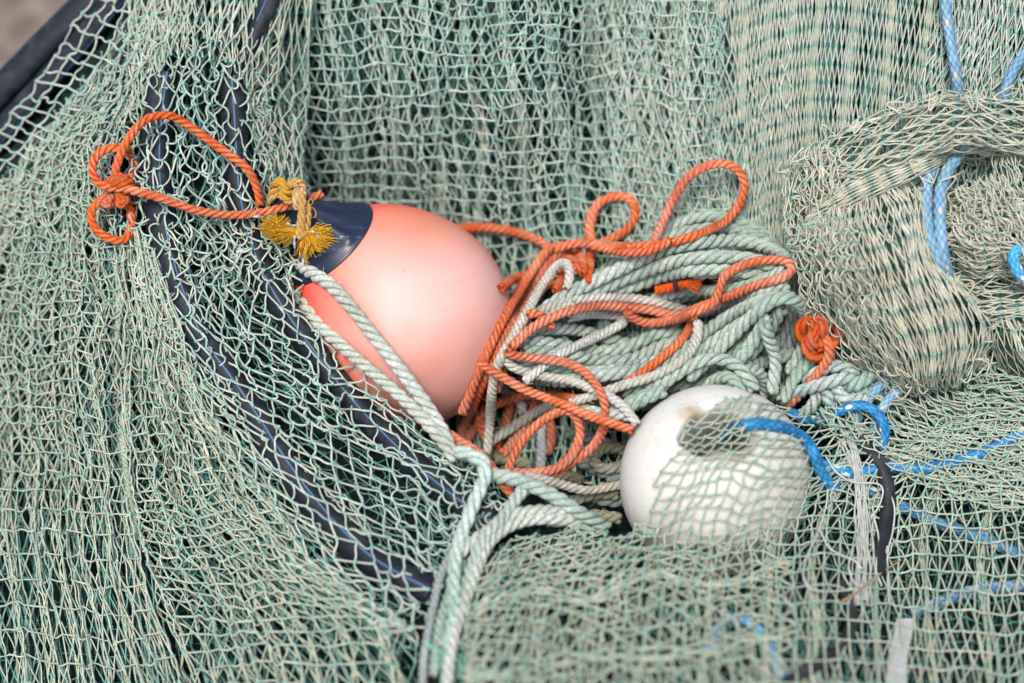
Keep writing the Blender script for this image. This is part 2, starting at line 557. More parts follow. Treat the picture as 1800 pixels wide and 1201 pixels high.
# ---------------- the net hanging at the back and lining the hollow
g = Geo()
A_rows = lambda xs_top, xs_bot, ys, bulge=0: [[(x0 + (x1 - x0) * (k / (len(ys) - 1)) + bulge * math.sin(math.pi * k / (len(ys) - 1)), y)
                                              for x0, x1 in zip(xs_top, xs_bot)] for k, y in enumerate(ys)]
ysA = [-150, 0, 150, 300, 450, 640, 860]
left_cols = A_rows([440, 560, 680, 800, 920, 1040, 1160, 1280], [520, 640, 760, 880, 1000, 1110, 1210, 1310], ysA)
patch(g, left_cols, 19, 27, 'square', hB, 0, 11, warp=13, jit=2.2, L=32, pal='mint', wf=110, hn=9, r=1.6, pleat=(20, 12, 10), slip=12, cap=0.26)
patch(g, left_cols, 8.5, 29.5, 'diamond', hB, -15, 12, warp=12, jit=1.6, L=31, pal='mint', pleat=(22, 11, 12), cap=0.1)
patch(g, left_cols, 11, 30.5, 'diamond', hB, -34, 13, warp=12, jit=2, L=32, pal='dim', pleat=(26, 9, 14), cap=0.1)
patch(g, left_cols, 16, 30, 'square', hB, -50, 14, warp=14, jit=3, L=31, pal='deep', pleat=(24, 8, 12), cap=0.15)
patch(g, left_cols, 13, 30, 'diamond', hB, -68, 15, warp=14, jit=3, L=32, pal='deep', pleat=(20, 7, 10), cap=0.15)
mid_cols = [[(x, y + dy_) for (x, y), dy_ in zip(row, (-20, 0, 25, 50, 66, 70, 72))] for row in A_rows([1010, 1080, 1140, 1200, 1260, 1330, 1400], [1110, 1165, 1215, 1265, 1310, 1350, 1390], [-240] + ysA[:6])]
patch(g, mid_cols, 15, 30.8, 'diamond', hB, 4, 16, warp=5, jit=1.3, L=32, pal='grey', loopy=.6, pleat=(8, 8, 8), r=1.6, cap=0.06)
patch(g, mid_cols, 11, 31.2, 'diamond', hB, -13, 17, warp=7, jit=1.4, L=32, pal='mint', loopy=.6, pleat=(12, 7, 9), r=1.6, cap=0.06)
patch(g, mid_cols, 11, 31, 'diamond', hB, -32, 18, warp=8, jit=2, L=32, pal='deep', pleat=(12, 5, 9), cap=0.1)
ysC = [-190, -60, 70, 190, 300, 410, 560]
clo = []
for k, y in enumerate(ysC):
    f = k / (len(ysC) - 1)
    xt = [1030, 1150, 1245, 1315, 1378, 1440, 1525, 1610, 1705, 1810, 1950]
    xb = [1150, 1220, 1275, 1320, 1362, 1408, 1465, 1535, 1615, 1720, 1870]
    ar = [128, 100, 66, 34, 12, 0, 6, 24, 50, 84, 130]
    clo.append([(a + (b_ - a) * f, y + c_) for a, b_, c_ in zip(xt, xb, ar)])
maskK = [(1195, -230), (1235, 0), (1270, 150), (1300, 300), (1335, 600), (2030, 600), (2030, -230)]
patch(g, clo, 6.6, 31.6, 'diamond', hB, 10, 21, warp=2.5, jit=.35, L=31.8, pal='closed', loopy=.4, hn=4, pleat=(8, 14, 10), rag=55, mask=maskK, bowdir=(.2, .1, .3), r=1.4, slip=2, cap=0.04)
patch(g, clo, 8, 31.5, 'diamond', hB, -9, 22, warp=3, jit=.6, L=32, pal='cool', loopy=.5, pleat=(11, 11, 9), r=1.5, slip=2.5, rag=70, mask=maskK, cap=0.05)
patch(g, clo, 14, 31, 'diamond', hB, -26, 23, warp=8, jit=2, L=32, pal='cool', loopy=.7, cap=0.08)
tr = [[(1650, -180), (1740, -150), (1820, -110), (1960, -60)], [(1650, 0), (1735, 30), (1810, 60), (1950, 100)], [(1620, 140), (1690, 165), (1780, 190), (1930, 230)], [(1600, 280), (1670, 310), (1760, 340), (1910, 380)]]
patch(g, tr, 17, 30, 'diamond', hB, 22, 24, warp=8, jit=2, L=32, pal='grey', r=1.6, cap=0.08)
patch(g, tr, 12, 30.5, 'diamond', hB, 8, 25, warp=9, jit=2, L=32, pal='cool', r=1.6, cap=0.08)
back = g
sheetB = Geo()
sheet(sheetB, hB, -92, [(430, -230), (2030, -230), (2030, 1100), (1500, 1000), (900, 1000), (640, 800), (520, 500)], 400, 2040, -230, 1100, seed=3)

# ---------------- the net draped over the pipes
g = Geo()
maskL = [(560, -230), (520, 60), (505, 200), (495, 310), (478, 360), (500, 400), (545, 440), (545, 500), (570, 560), (640, 640), (700, 720), (760, 780), (830, 800), (890, 850), (900, 890),
         (850, 950), (775, 1050), (745, 1120), (740, 1430), (-230, 1430), (-230, 430), (0, 190), (150, 50), (210, -60), (260, -230)]
L1 = [[(170, -170), (250, -170), (330, -170), (420, -170)], [(90, 60), (160, 60), (235, 60), (310, 60)], [(20, 220), (90, 225), (155, 235), (215, 240)],
      [(-60, 400), (40, 410), (130, 420), (212, 425)], [(-110, 620), (20, 630), (125, 640), (216, 650)], [(-110, 900), (20, 900), (135, 910), (240, 920)], [(-120, 1350), (60, 1350), (210, 1350), (370, 1350)]]
maskD = maskL[:-5] + [(-230, 560), (-20, 345), (90, 215), (180, 95), (240, 20), (290, -60), (300, -230)]
patch(g, L1, 13, 27, 'square', hL, 3, 31, warp=17, wf=95, jit=2.2, L=31, r=1.55, cap=.3, pal='sage', mask=maskD, pleat=(13, 8, 9), slip=13)
patch(g, L1, 9, 29, 'diamond', hL, -10, 32, warp=11, jit=2.2, L=32, pal='sage', mask=maskD, pleat=(20, 8, 10), slip=8, cap=0.14)
patch(g, L1, 11, 30, 'diamond', hL, -24, 33, warp=13, jit=2.6, L=32, pal='cool', mask=maskD, pleat=(20, 7, 10), slip=8, cap=0.14)
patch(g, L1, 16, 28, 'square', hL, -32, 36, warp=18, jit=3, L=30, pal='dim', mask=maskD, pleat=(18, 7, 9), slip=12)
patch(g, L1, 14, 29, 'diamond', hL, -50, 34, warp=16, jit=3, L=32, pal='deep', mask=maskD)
LF = [[(205, -80), (235, -80), (270, -80), (310, -80)], [(122, 62), (160, 70), (205, 84), (250, 100)], [(40, 170), (80, 182), (125, 200), (170, 220)], [(-30, 250), (10, 275), (55, 305), (100, 335)], [(-130, 350), (-90, 390), (-40, 430), (20, 470)]]
patch(g, LF, 27, 27, 'square', hL, 0, 35, warp=9, jit=3, L=33, pal='grey', loopy=1.1, r=2.0)
L2 = [[(225, -170), (325, -170), (430, -170), (540, -170)], [(220, 90), (310, 85), (400, 90), (492, 110)], [(228, 250), (310, 245), (400, 245), (490, 265)], [(225, 400), (320, 400), (420, 400), (530, 415)],
      [(250, 540), (350, 545), (450, 535), (560, 540)], [(320, 700), (430, 690), (550, 680), (660, 670)], [(450, 880), (560, 845), (680, 805), (790, 780)], [(600, 1040), (700, 985), (790, 920), (880, 860)], [(700, 1150), (790, 1080), (870, 1000), (940, 930)]]
patch(g, L2, 25, 25, 'diamond', hL, 5, 41, warp=16, jit=6.5, L=34, pal='grey', mask=maskL, loopy=1.1, hn=6, r=1.8, slip=9)
maskU = [(200, -230), (560, -230), (500, 190), (430, 140), (330, 130), (260, 190), (240, 400), (330, 390), (470, 370), (545, 440), (570, 540), (470, 560), (420, 520), (400, 600), (480, 720), (700, 960), (600, 1000), (230, 700), (200, 300)]
patch(g, L2, 21, 27, 'diamond', hL, -7, 42, warp=16, jit=5, L=33, pal='sage', mask=maskU, loopy=1.1, slip=8)
maskH = [(200, -230), (560, -230), (505, 100), (490, 250), (470, 330), (440, 200), (400, 110), (320, 110), (262, 170), (235, 330), (215, 300)]
patch(g, L2, 15, 27, 'diamond', hL, 8, 45, warp=14, jit=4, L=33, pal='sage', mask=maskH, slip=8)
patch(g, L2, 22, 27, 'diamond', hL, -30, 47, warp=18, jit=6, L=33, pal='cool', mask=maskL, slip=9)
patch(g, L2, 24, 28, 'square', hL, -88, 44, warp=18, jit=5, L=32, pal='dim', mask=maskL)
L3 = [[(208, 400), (235, 410), (258, 430), (278, 460)], [(212, 610), (265, 625), (315, 655), (362, 700)], [(222, 800), (300, 812), (378, 824), (452, 842)], [(250, 950), (350, 955), (455, 968), (560, 985)],
      [(300, 1110), (430, 1112), (575, 1115), (735, 1120)], [(370, 1350), (500, 1350), (640, 1350), (790, 1350)]]
patch(g, L3, 18, 28, 'square', hL, 4, 51, warp=13, jit=2, L=31.5, pal='sage', mask=maskL, slip=8, pleat=(12, 6, 7), r=1.65, cap=0.26)
patch(g, L3, 11, 29, 'diamond', hL, -12, 52, warp=10, jit=2.2, L=32, pal='sage', mask=maskL, pleat=(18, 7, 9), slip=8, cap=0.14)
patch(g, L3, 15, 30, 'diamond', hL, -26, 53, warp=14, jit=3, L=32, pal='cool', mask=maskL, pleat=(16, 6, 9))
patch(g, L3, 14, 29, 'diamond', hL, -38, 55, warp=18, jit=3, L=31, pal='dim', mask=maskL, pleat=(14, 6, 9))
patch(g, L3, 17, 29, 'square', hL, -56, 54, warp=18, jit=4, L=32, pal='deep', mask=maskL)
L4 = [[(430, -170), (480, -170), (530, -170), (590, -170)], [(420, 80), (460, 80), (500, 80), (550, 80)], [(440, 200), (468, 200), (500, 205), (535, 210)], [(462, 320), (485, 325), (510, 330), (540, 340)], [(500, 440), (520, 440), (540, 440), (560, 440)]]
patch(g, L4, 10, 30.5, 'diamond', hL, -4, 61, warp=8, jit=1.6, L=32, pal='sage', pleat=(7, 5, 8), cap=0.1)
patch(g, L4, 10, 30.5, 'diamond', hL, -30, 62, warp=8, jit=2, L=32, pal='cool')
# the selvedge cord down the fold
sp = spline([(222, 410), (212, 500), (206, 620), (212, 740), (226, 860), (244, 950)], 5)
hs = hL(sp[:, 0], sp[:, 1]) - 9 + 8 * np.sin(sp[:, 1] / 41)
selv = np.c_[sp[:, 0], sp[:, 1], hs]
left_net = g
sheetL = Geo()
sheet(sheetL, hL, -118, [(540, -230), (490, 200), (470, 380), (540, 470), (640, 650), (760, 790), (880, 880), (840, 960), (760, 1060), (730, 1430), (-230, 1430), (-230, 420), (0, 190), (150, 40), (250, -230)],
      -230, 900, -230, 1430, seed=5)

# ---------------- the net in front, over the float
g = Geo()
maskC = [(812, 1090), (826, 1015), (866, 952), (940, 925), (1040, 922), (1100, 935), (1140, 865), (1185, 795), (1222, 725), (1275, 692), (1335, 682), (1395, 705), (1450, 735), (1500, 740), (1560, 770), (1640, 740),
         (1740, 700), (2030, 690), (2030, 1430), (785, 1430)]
Cg = [[(1020, 640), (1160, 640), (1300, 640), (1440, 640), (1580, 640), (1720, 630), (1860, 620), (2000, 620)],
      [(900, 790), (1060, 780), (1210, 760), (1350, 750), (1500, 750), (1660, 740), (1820, 730), (1980, 730)],
      [(800, 940), (960, 920), (1110, 890), (1260, 880), (1420, 880), (1590, 880), (1760, 870), (1940, 870)],
      [(720, 1100), (880, 1080), (1050, 1060), (1220, 1050), (1400, 1050), (1580, 1060), (1760, 1070), (1950, 1080)],
      [(690, 1330), (860, 1330), (1040, 1330), (1230, 1330), (1420, 1330), (1600, 1330), (1780, 1330), (1960, 1330)]]
patch(g, Cg, 21, 25, 'square', hC, 8, 71, warp=14, jit=2.5, L=28, pal='sage', mask=maskC, hn=2, r=1.6, slip=9, cap=0.1)
maskC2 = [(808, 1090), (824, 1015), (868, 955), (945, 928), (1040, 922), (1110, 930), (1180, 938), (1280, 930), (1350, 908), (1415, 850), (1436, 790), (1480, 770), (1560, 790), (1640, 760), (1740, 715), (2030, 700), (2030, 1430), (785, 1430)]
patch(g, Cg, 12, 29, 'diamond', hC, -9, 72, warp=18, jit=3, L=32, pal='sage', mask=maskC2, pleat=(24, 12, 9), slip=10, cap=0.14)
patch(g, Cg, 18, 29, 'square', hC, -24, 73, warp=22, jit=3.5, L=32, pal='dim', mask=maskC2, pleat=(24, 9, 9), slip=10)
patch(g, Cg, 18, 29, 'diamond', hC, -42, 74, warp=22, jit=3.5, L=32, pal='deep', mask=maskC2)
mound = [p for p in maskC2[:8]] + [(1300, 990), (1420, 985), (1520, 1060), (1560, 1430), (785, 1430)]
CgR = np.array(Cg).transpose(1, 0, 2)[:5][::-1]
patch(g, CgR, 14, 27, 'diamond', hC, 9, 75, warp=24, jit=3, L=32, pal='sage', mask=mound, rag=38, pleat=(20, 8, 8), slip=9, cap=0.16)
front_net = g
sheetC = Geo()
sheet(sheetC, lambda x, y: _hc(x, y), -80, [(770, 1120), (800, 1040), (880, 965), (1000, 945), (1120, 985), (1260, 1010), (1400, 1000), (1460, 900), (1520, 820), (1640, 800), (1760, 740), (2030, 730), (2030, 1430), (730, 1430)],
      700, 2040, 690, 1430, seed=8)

# ---------------- the gathered beige net at the right
g = Geo()
D1 = [[(1396, 268, -60), (1392, 300, -25), (1390, 335, -10), (1396, 372, -20), (1405, 405, -60)],
      [(1475, 232, -50), (1478, 268, 12), (1482, 308, 32), (1488, 345, 18), (1495, 378, -45)],
      [(1560, 192, -45), (1568, 228, 30), (1576, 262, 52), (1584, 292, 35), (1590, 318, -45)],
      [(1668, 160, -45), (1674, 192, 35), (1680, 228, 58), (1684, 262, 38), (1686, 288, -45)],
      [(1770, 160, -45), (1772, 192, 28), (1772, 226, 48), (1770, 258, 30), (1766, 285, -45)],
      [(1900, 200, -45), (1895, 230, 28), (1890, 262, 48), (1885, 292, 30), (1880, 320, -45)]]
patch(g, D1, 10, 30.5, 'diamond', None, 4, 81, warp=18, wf=75, jit=2.2, L=33, pal='beige', r=1.38, loopy=.9, hn=6, pleat=(8, 5, 6), bowdir=(0, .4, .1), cap=0.12)
patch(g, D1, 8, 31.3, 'diamond', None, -8, 82, warp=18, wf=70, jit=2, L=33, pal='beige', r=1.38, loopy=.9, hn=6, pleat=(9, 7, 6), bowdir=(0, .4, .1), cap=0.1)
patch(g, D1, 8, 31, 'diamond', None, -22, 83, warp=18, wf=70, jit=2, L=33, pal='dim', r=1.38, loopy=.9, pleat=(9, 5, 6))
D1b = [[(1405, 372, -10), (1408, 388, 6), (1412, 404, 2), (1420, 420, -25)], [(1470, 336, 26), (1478, 356, 42), (1486, 378, 36), (1494, 398, 0)], [(1540, 296, 42), (1548, 316, 56), (1556, 334, 50), (1564, 352, 10)],
       [(1612, 268, 36), (1620, 284, 50), (1628, 300, 42), (1634, 316, 5)], [(1676, 262, -10), (1682, 270, 0), (1688, 280, -8), (1692, 288, -30)]]
patch(g, D1b, 4.2, 31.2, 'diamond', None, 2, 84, warp=6, jit=1., L=32, pal='beige', r=1.38, loopy=.5, hn=4, slip=3, cap=0.05)
D2 = [[(1412, 388, 0), (1470, 352, 26), (1530, 330, 40), (1590, 318, 44), (1636, 340, 0)], [(1400, 440, 6), (1468, 420, 46), (1542, 404, 62), (1608, 400, 56), (1654, 430, 4)],
      [(1420, 505, 2), (1496, 490, 48), (1574, 482, 74), (1644, 476, 66), (1702, 512, 8)], [(1462, 575, -4), (1534, 572, 44), (1614, 568, 74), (1694, 556, 66), (1768, 550, 8)],
      [(1515, 640, -25), (1572, 652, 24), (1634, 662, 52), (1692, 656, 44), (1738, 622, -10)], [(1545, 668, -60), (1590, 682, -28), (1640, 690, -6), (1694, 682, -10), (1740, 645, -60)]]
patch(g, D2, 5, 31.3, 'diamond', None, 4, 85, warp=18, wf=75, jit=1.2, L=33, pal='beige', r=1.38, loopy=.7, hn=6, pleat=(9, 7, 7), bowdir=(-.2, .2, .3), cap=0.09)
patch(g, D2, 8, 31.3, 'diamond', None, -9, 86, warp=18, wf=75, jit=1.6, L=33, pal='beige', r=1.38, loopy=.8, pleat=(9, 5, 6), cap=0.12)
patch(g, D2, 8, 30, 'diamond', None, -26, 87, warp=18, wf=75, jit=2, L=33, pal='dim', r=1.38)
DL = [[(1388, 286, -20), (1420, 268, 0), (1470, 250, 18)], [(1380, 330, -18), (1420, 322, 10), (1474, 318, 30)], [(1384, 385, -14), (1428, 380, 14), (1484, 372, 34)], [(1384, 430, -10), (1436, 428, 20), (1490, 420, 40)]]
patch(g, DL, 11, 20, 'diamond', None, 10, 99, warp=14, jit=4.5, L=33, pal='beige', r=1.38, loopy=1.2, hn=8)
patch(g, DL, 9, 24, 'diamond', None, -2, 100, warp=14, jit=4, L=33, pal='beige', r=1.38, loopy=1.1, hn=8)
# the loose open edge that hangs off it
D2e = [[(1400, 400, 20), (1450, 380, 50), (1510, 380, 70)], [(1392, 450, 14), (1446, 450, 52), (1516, 450, 76)], [(1402, 520, -10), (1460, 515, 40), (1532, 510, 80)], [(1425, 580, -20), (1486, 580, 24), (1552, 580, 72)],
       [(1460, 640, -40), (1524, 650, 0), (1590, 650, 40)], [(1520, 690, -50), (1574, 702, -20), (1640, 690, 10)]]
patch(g, D2e, 17, 24, 'diamond', None, 22, 88, warp=12, jit=4, L=33, pal='beige', r=1.38, loopy=1.2, hn=8)
patch(g, D2e[:4], 12, 24, 'diamond', None, 12, 89, warp=12, jit=4, L=33, pal='beige', r=1.38, loopy=1.2, hn=8)
D3 = [[(1655, 330, -20), (1652, 375, 20), (1656, 420, 34), (1672, 465, 24), (1690, 505, -10)], [(1715, 318, -6), (1712, 366, 36), (1718, 420, 48), (1730, 470, 38), (1742, 512, 0)],
      [(1780, 325, 0), (1778, 370, 40), (1782, 420, 52), (1792, 470, 42), (1800, 512, 0)], [(1880, 330, 0), (1880, 370, 36), (1880, 420, 46), (1885, 470, 36), (1890, 512, 0)]]
patch(g, D3, 5.2, 31, 'diamond', None, 2, 91, warp=18, wf=70, jit=1.6, L=33, pal='beige', r=1.38, loopy=.8, pleat=(9, 6, 7), cap=0.1)
patch(g, D3, 8, 31, 'diamond', None, -12, 92, warp=18, wf=70, jit=2, L=33, pal='beige', r=1.38, loopy=.9, pleat=(8, 5, 6), cap=0.14)
D3b = [[(1640, 330, 10), (1700, 310, 24), (1770, 316, 26)], [(1660, 370, 30), (1725, 350, 48), (1800, 352, 46)], [(1690, 420, 40), (1750, 400, 56), (1830, 398, 52)], [(1720, 470, 36), (1780, 455, 50), (1850, 450, 48)]]
patch(g, D3b, 8, 25, 'diamond', None, 6, 93, warp=14, jit=3, L=33, pal='beige', r=1.38, loopy=1.1)
D4 = [[(1690, 500, 0), (1694, 540, 24), (1712, 580, 4)], [(1750, 508, 14), (1752, 548, 38), (1762, 590, 14)], [(1830, 505, 10), (1834, 545, 34), (1840, 590, 8)], [(1920, 505, 0), (1920, 545, 24), (1920, 590, 0)]]
patch(g, D4, 5.2, 31, 'diamond', None, 0, 94, warp=18, wf=75, jit=1.6, L=33, pal='beige', r=1.38, pleat=(7, 5, 6), cap=0.08)
patch(g, D4, 7, 30, 'diamond', None, -14, 95, warp=18, wf=75, jit=1.6, L=33, pal='dim', r=1.38)
D5 = [[(1740, 560, 0), (1790, 556, 30), (1850, 552, 30), (1920, 556, 20)], [(1752, 610, 0), (1806, 604, 38), (1868, 600, 36), (1930, 600, 24)], [(1770, 660, -24), (1822, 660, 10), (1880, 660, 20), (1940, 660, 10)], [(1800, 710, -50), (1850, 706, -20), (1900, 706, -10), (1950, 706, -10)]]
patch(g, D5, 5.2, 31, 'diamond', None, 0, 96, warp=18, wf=75, jit=1.6, L=33, pal='beige', r=1.38, pleat=(7, 5, 6), cap=0.1)
patch(g, D5, 8, 30, 'diamond', None, -14, 97, warp=18, wf=75, jit=1.6, L=33, pal='dim', r=1.38)
D6 = [[(1750, 270, -10), (1800, 262, 10), (1870, 270, 10)], [(1745, 305, -10), (1800, 310, 20), (1870, 310, 16)], [(1770, 340, -20), (1815, 350, 10), (1880, 350, 8)]]
patch(g, D6, 9, 22, 'diamond', None, 20, 98, warp=18, wf=70, jit=3, L=33, pal='beige', r=1.38, loopy=1.2)
# slack bights and broken ends standing off the bundle
rl = np.random.RandomState(21)
outl = spline([(1392, 300, 0), (1400, 268, 20), (1470, 236, 40), (1560, 196, 55), (1670, 162, 60), (1770, 165, 55), (1830, 185, 50)], 4)
outr = spline([(1640, 330, 40), (1658, 420, 70), (1700, 505, 80), (1762, 548, 60), (1740, 610, 40), (1695, 655, 40), (1600, 670, 30), (1530, 640, 10)], 4)
outd = spline([(1410, 420, 30), (1500, 400, 60), (1600, 310, 60), (1690, 290, 50)], 4)
for P_, n in ((outl, 18), (outr, 26), (outd, 14)):
    for k in range(n):
        c = P_[rl.randint(len(P_))] + rl.randn(3) * np.array([7, 7, 5])
        a = rl.rand() * 6.28
        L_ = 14 + 22 * rl.rand()
        d = np.array([math.cos(a), math.sin(a), .4 * rl.randn()])
        w = np.array([-math.sin(a), math.cos(a), .3 * rl.randn()]) * (6 + 10 * rl.rand())
        t = np.linspace(0, 1, 12)
        Q_ = c + d * (L_ * np.sin(math.pi * t))[:, None] + w * (t - .5)[:, None] * 2 + rl.randn(3) * 3 * (t ** 2)[:, None]
        g.tubes(Q_[None], 1.4, np.array(PAL['beige'][rl.randint(3)]), sides=5)
        g.blobs(Q_[[0, -1]], 2.4, TEAL)
# what lies under the bundle
und = A_rows([1380, 1470, 1560, 1650, 1740, 1900], [1420, 1500, 1580, 1660, 1750, 1900], [220, 330, 440, 550, 660, 760])
patch(g, und, 11, 28, 'diamond', hB, -14, 101, warp=16, jit=4, L=32, pal='sage', pleat=(12, 9, 9))
patch(g, und, 12, 28, 'diamond', hB, -2, 102, warp=18, jit=4, L=32, pal='dim', pleat=(12, 7, 9))
patch(g, und, 14, 28, 'diamond', hB, -30, 103, warp=18, jit=4, L=32, pal='deep')
beige = g
# grey-green net below it
g = Geo()
E = [[(1430, 740), (1480, 700), (1540, 660), (1600, 630), (1660, 620)], [(1500, 790), (1560, 750), (1620, 710), (1680, 680), (1740, 650)], [(1580, 830), (1650, 790), (1710, 750), (1770, 710), (1830, 670)],
     [(1680, 870), (1750, 830), (1820, 790), (1880, 740), (1930, 690)], [(1790, 900), (1860, 870), (1930, 830), (1990, 780), (2030, 720)]]
patch(g, E, 13, 28, 'diamond', lambda x, y: np.maximum(hB(x, y), _hc(x, y)), 10, 111, warp=12, jit=2.5, L=32, pal='sage', pleat=(10, 8, 9))
patch(g, E, 9, 29, 'diamond', lambda x, y: np.maximum(hB(x, y), _hc(x, y)), -4, 112, warp=12, jit=2, L=32, pal='grey', pleat=(10, 8, 9))
patch(g, E, 13, 28, 'diamond', lambda x, y: np.maximum(hB(x, y), _hc(x, y)), -20, 113, warp=14, jit=3, L=32, pal='dim')
side_net = g


# ------------------------------------------------------------------ ropes: laid one on another
class Pile:
    """height of whatever already lies there, as seen along the out-of-plane axis"""
    G = 4.0
    X0, Y0, NX, NY = -300., -300., 600, 450

    def __init__(s, hf):
        X, Y = np.meshgrid(s.X0 + np.arange(s.NX) * s.G, s.Y0 + np.arange(s.NY) * s.G)
        s.H = hf(X, Y)

    def stamp(s, P, r):
        k = int(r / s.G) + 1
        for x, y, h in P:
            cx, cy = int(round((x - s.X0) / s.G)), int(round((y - s.Y0) / s.G))
            if not (k < cx < s.NX - k - 1 and k < cy < s.NY - k - 1):
                continue
            ix, iy = np.arange(cx - k, cx + k + 1), np.arange(cy - k, cy + k + 1)
            d2 = (s.X0 + ix * s.G - x)[None] ** 2 + (s.Y0 + iy * s.G - y)[:, None] ** 2
            z = np.where(d2 < r * r, h + np.sqrt(np.maximum(r * r - d2, 0)), -1e4)
            sl = s.H[cy - k:cy + k + 1, cx - k:cx + k + 1]
            np.maximum(sl, z, out=sl)

    def surf(s, hf):
        X, Y = np.meshgrid(s.X0 + np.arange(s.NX) * s.G, s.Y0 + np.arange(s.NY) * s.G)
        s.H = np.maximum(s.H, hf(X, Y))

    def lay(s, pts, r, stiff=1.0, stamp=True, sink=.12):
        pts = [p if len(p) == 3 else (*p, -999) for p in pts]
        lo = np.array([p[2] for p in pts], float)
        Q = spline([p[:2] for p in pts], 3.0)
        n = len(Q)
        # minimum height asked for along the way
        cum = np.r_[0, np.cumsum(np.linalg.norm(np.diff(np.array([p[:2] for p in pts]), axis=0), axis=1))]
        t = np.linspace(0, cum[-1], n)
        ok = lo > -900
        minh = np.interp(t, cum[ok], lo[ok], left=-1e4 if not ok[0] else None, right=-1e4 if not ok[-1] else None) if ok.any() else np.full(n, -1e4)
        need = np.full(n, -1e4)
        for dx, dy in [(0, 0)] + [(math.cos(a) * f * r, math.sin(a) * f * r) for f in (.5, .95) for a in np.arange(8) * math.pi / 4]:
            cx = np.clip(np.round((Q[:, 0] + dx - s.X0) / s.G).astype(int), 0, s.NX - 1)
            cy = np.clip(np.round((Q[:, 1] + dy - s.Y0) / s.G).astype(int), 0, s.NY - 1)
            need = np.maximum(need, s.H[cy, cx] + math.sqrt(max(0, r * r - dx * dx - dy * dy)) * (1 - sink))
        need = np.maximum(need, minh)
        gap = int(7 * r / 3)
        for i in range(gap, n):
            d2 = ((Q[:i - gap] - Q[i]) ** 2).sum(1)
            j = d2 < (1.7 * r) ** 2
            if j.any():
                need[i] = max(need[i], need[:i - gap][j].max() + 1.75 * r)
        w = max(2, int(stiff * 2.2 * r / 3))
        pad = np.pad(need, w, mode='edge')
        mx = np.array([pad[i:i + 2 * w + 1].max() for i in range(n)])
        pad = np.pad(mx, w, mode='edge')
        cl = np.array([pad[i:i + 2 * w + 1].min() for i in range(n)])
        h = cl
        for _ in range(3):
            h = np.maximum(gsmooth(h, w * .6), gsmooth(need, 2.0) - r * .15)
        h = gsmooth(h, max(2., w * .35))
        P = np.c_[Q, h]
        if stamp:
            s.stamp(P[::2], r)
        return P


def frames(P):
    T = np.gradient(P, axis=0)
    T = norm(T)
    A = np.zeros_like(P)
    a = np.cross(T[0], [0.1, 0.2, 1.0])
    a /= np.linalg.norm(a)
    for i in range(len(P)):
        a = a - T[i] * (a @ T[i])
        a /= max(np.linalg.norm(a), 1e-9)
        A[i] = a
    return T, A, np.cross(T, A)


def arc_resample(P, step):
    d = np.r_[0, np.cumsum(np.linalg.norm(np.diff(P, axis=0), axis=1))]
    n = max(4, int(d[-1] / step))
    t = np.linspace(0, d[-1], n)
    return np.stack([np.interp(t, d, P[:, k]) for k in range(3)], 1), t


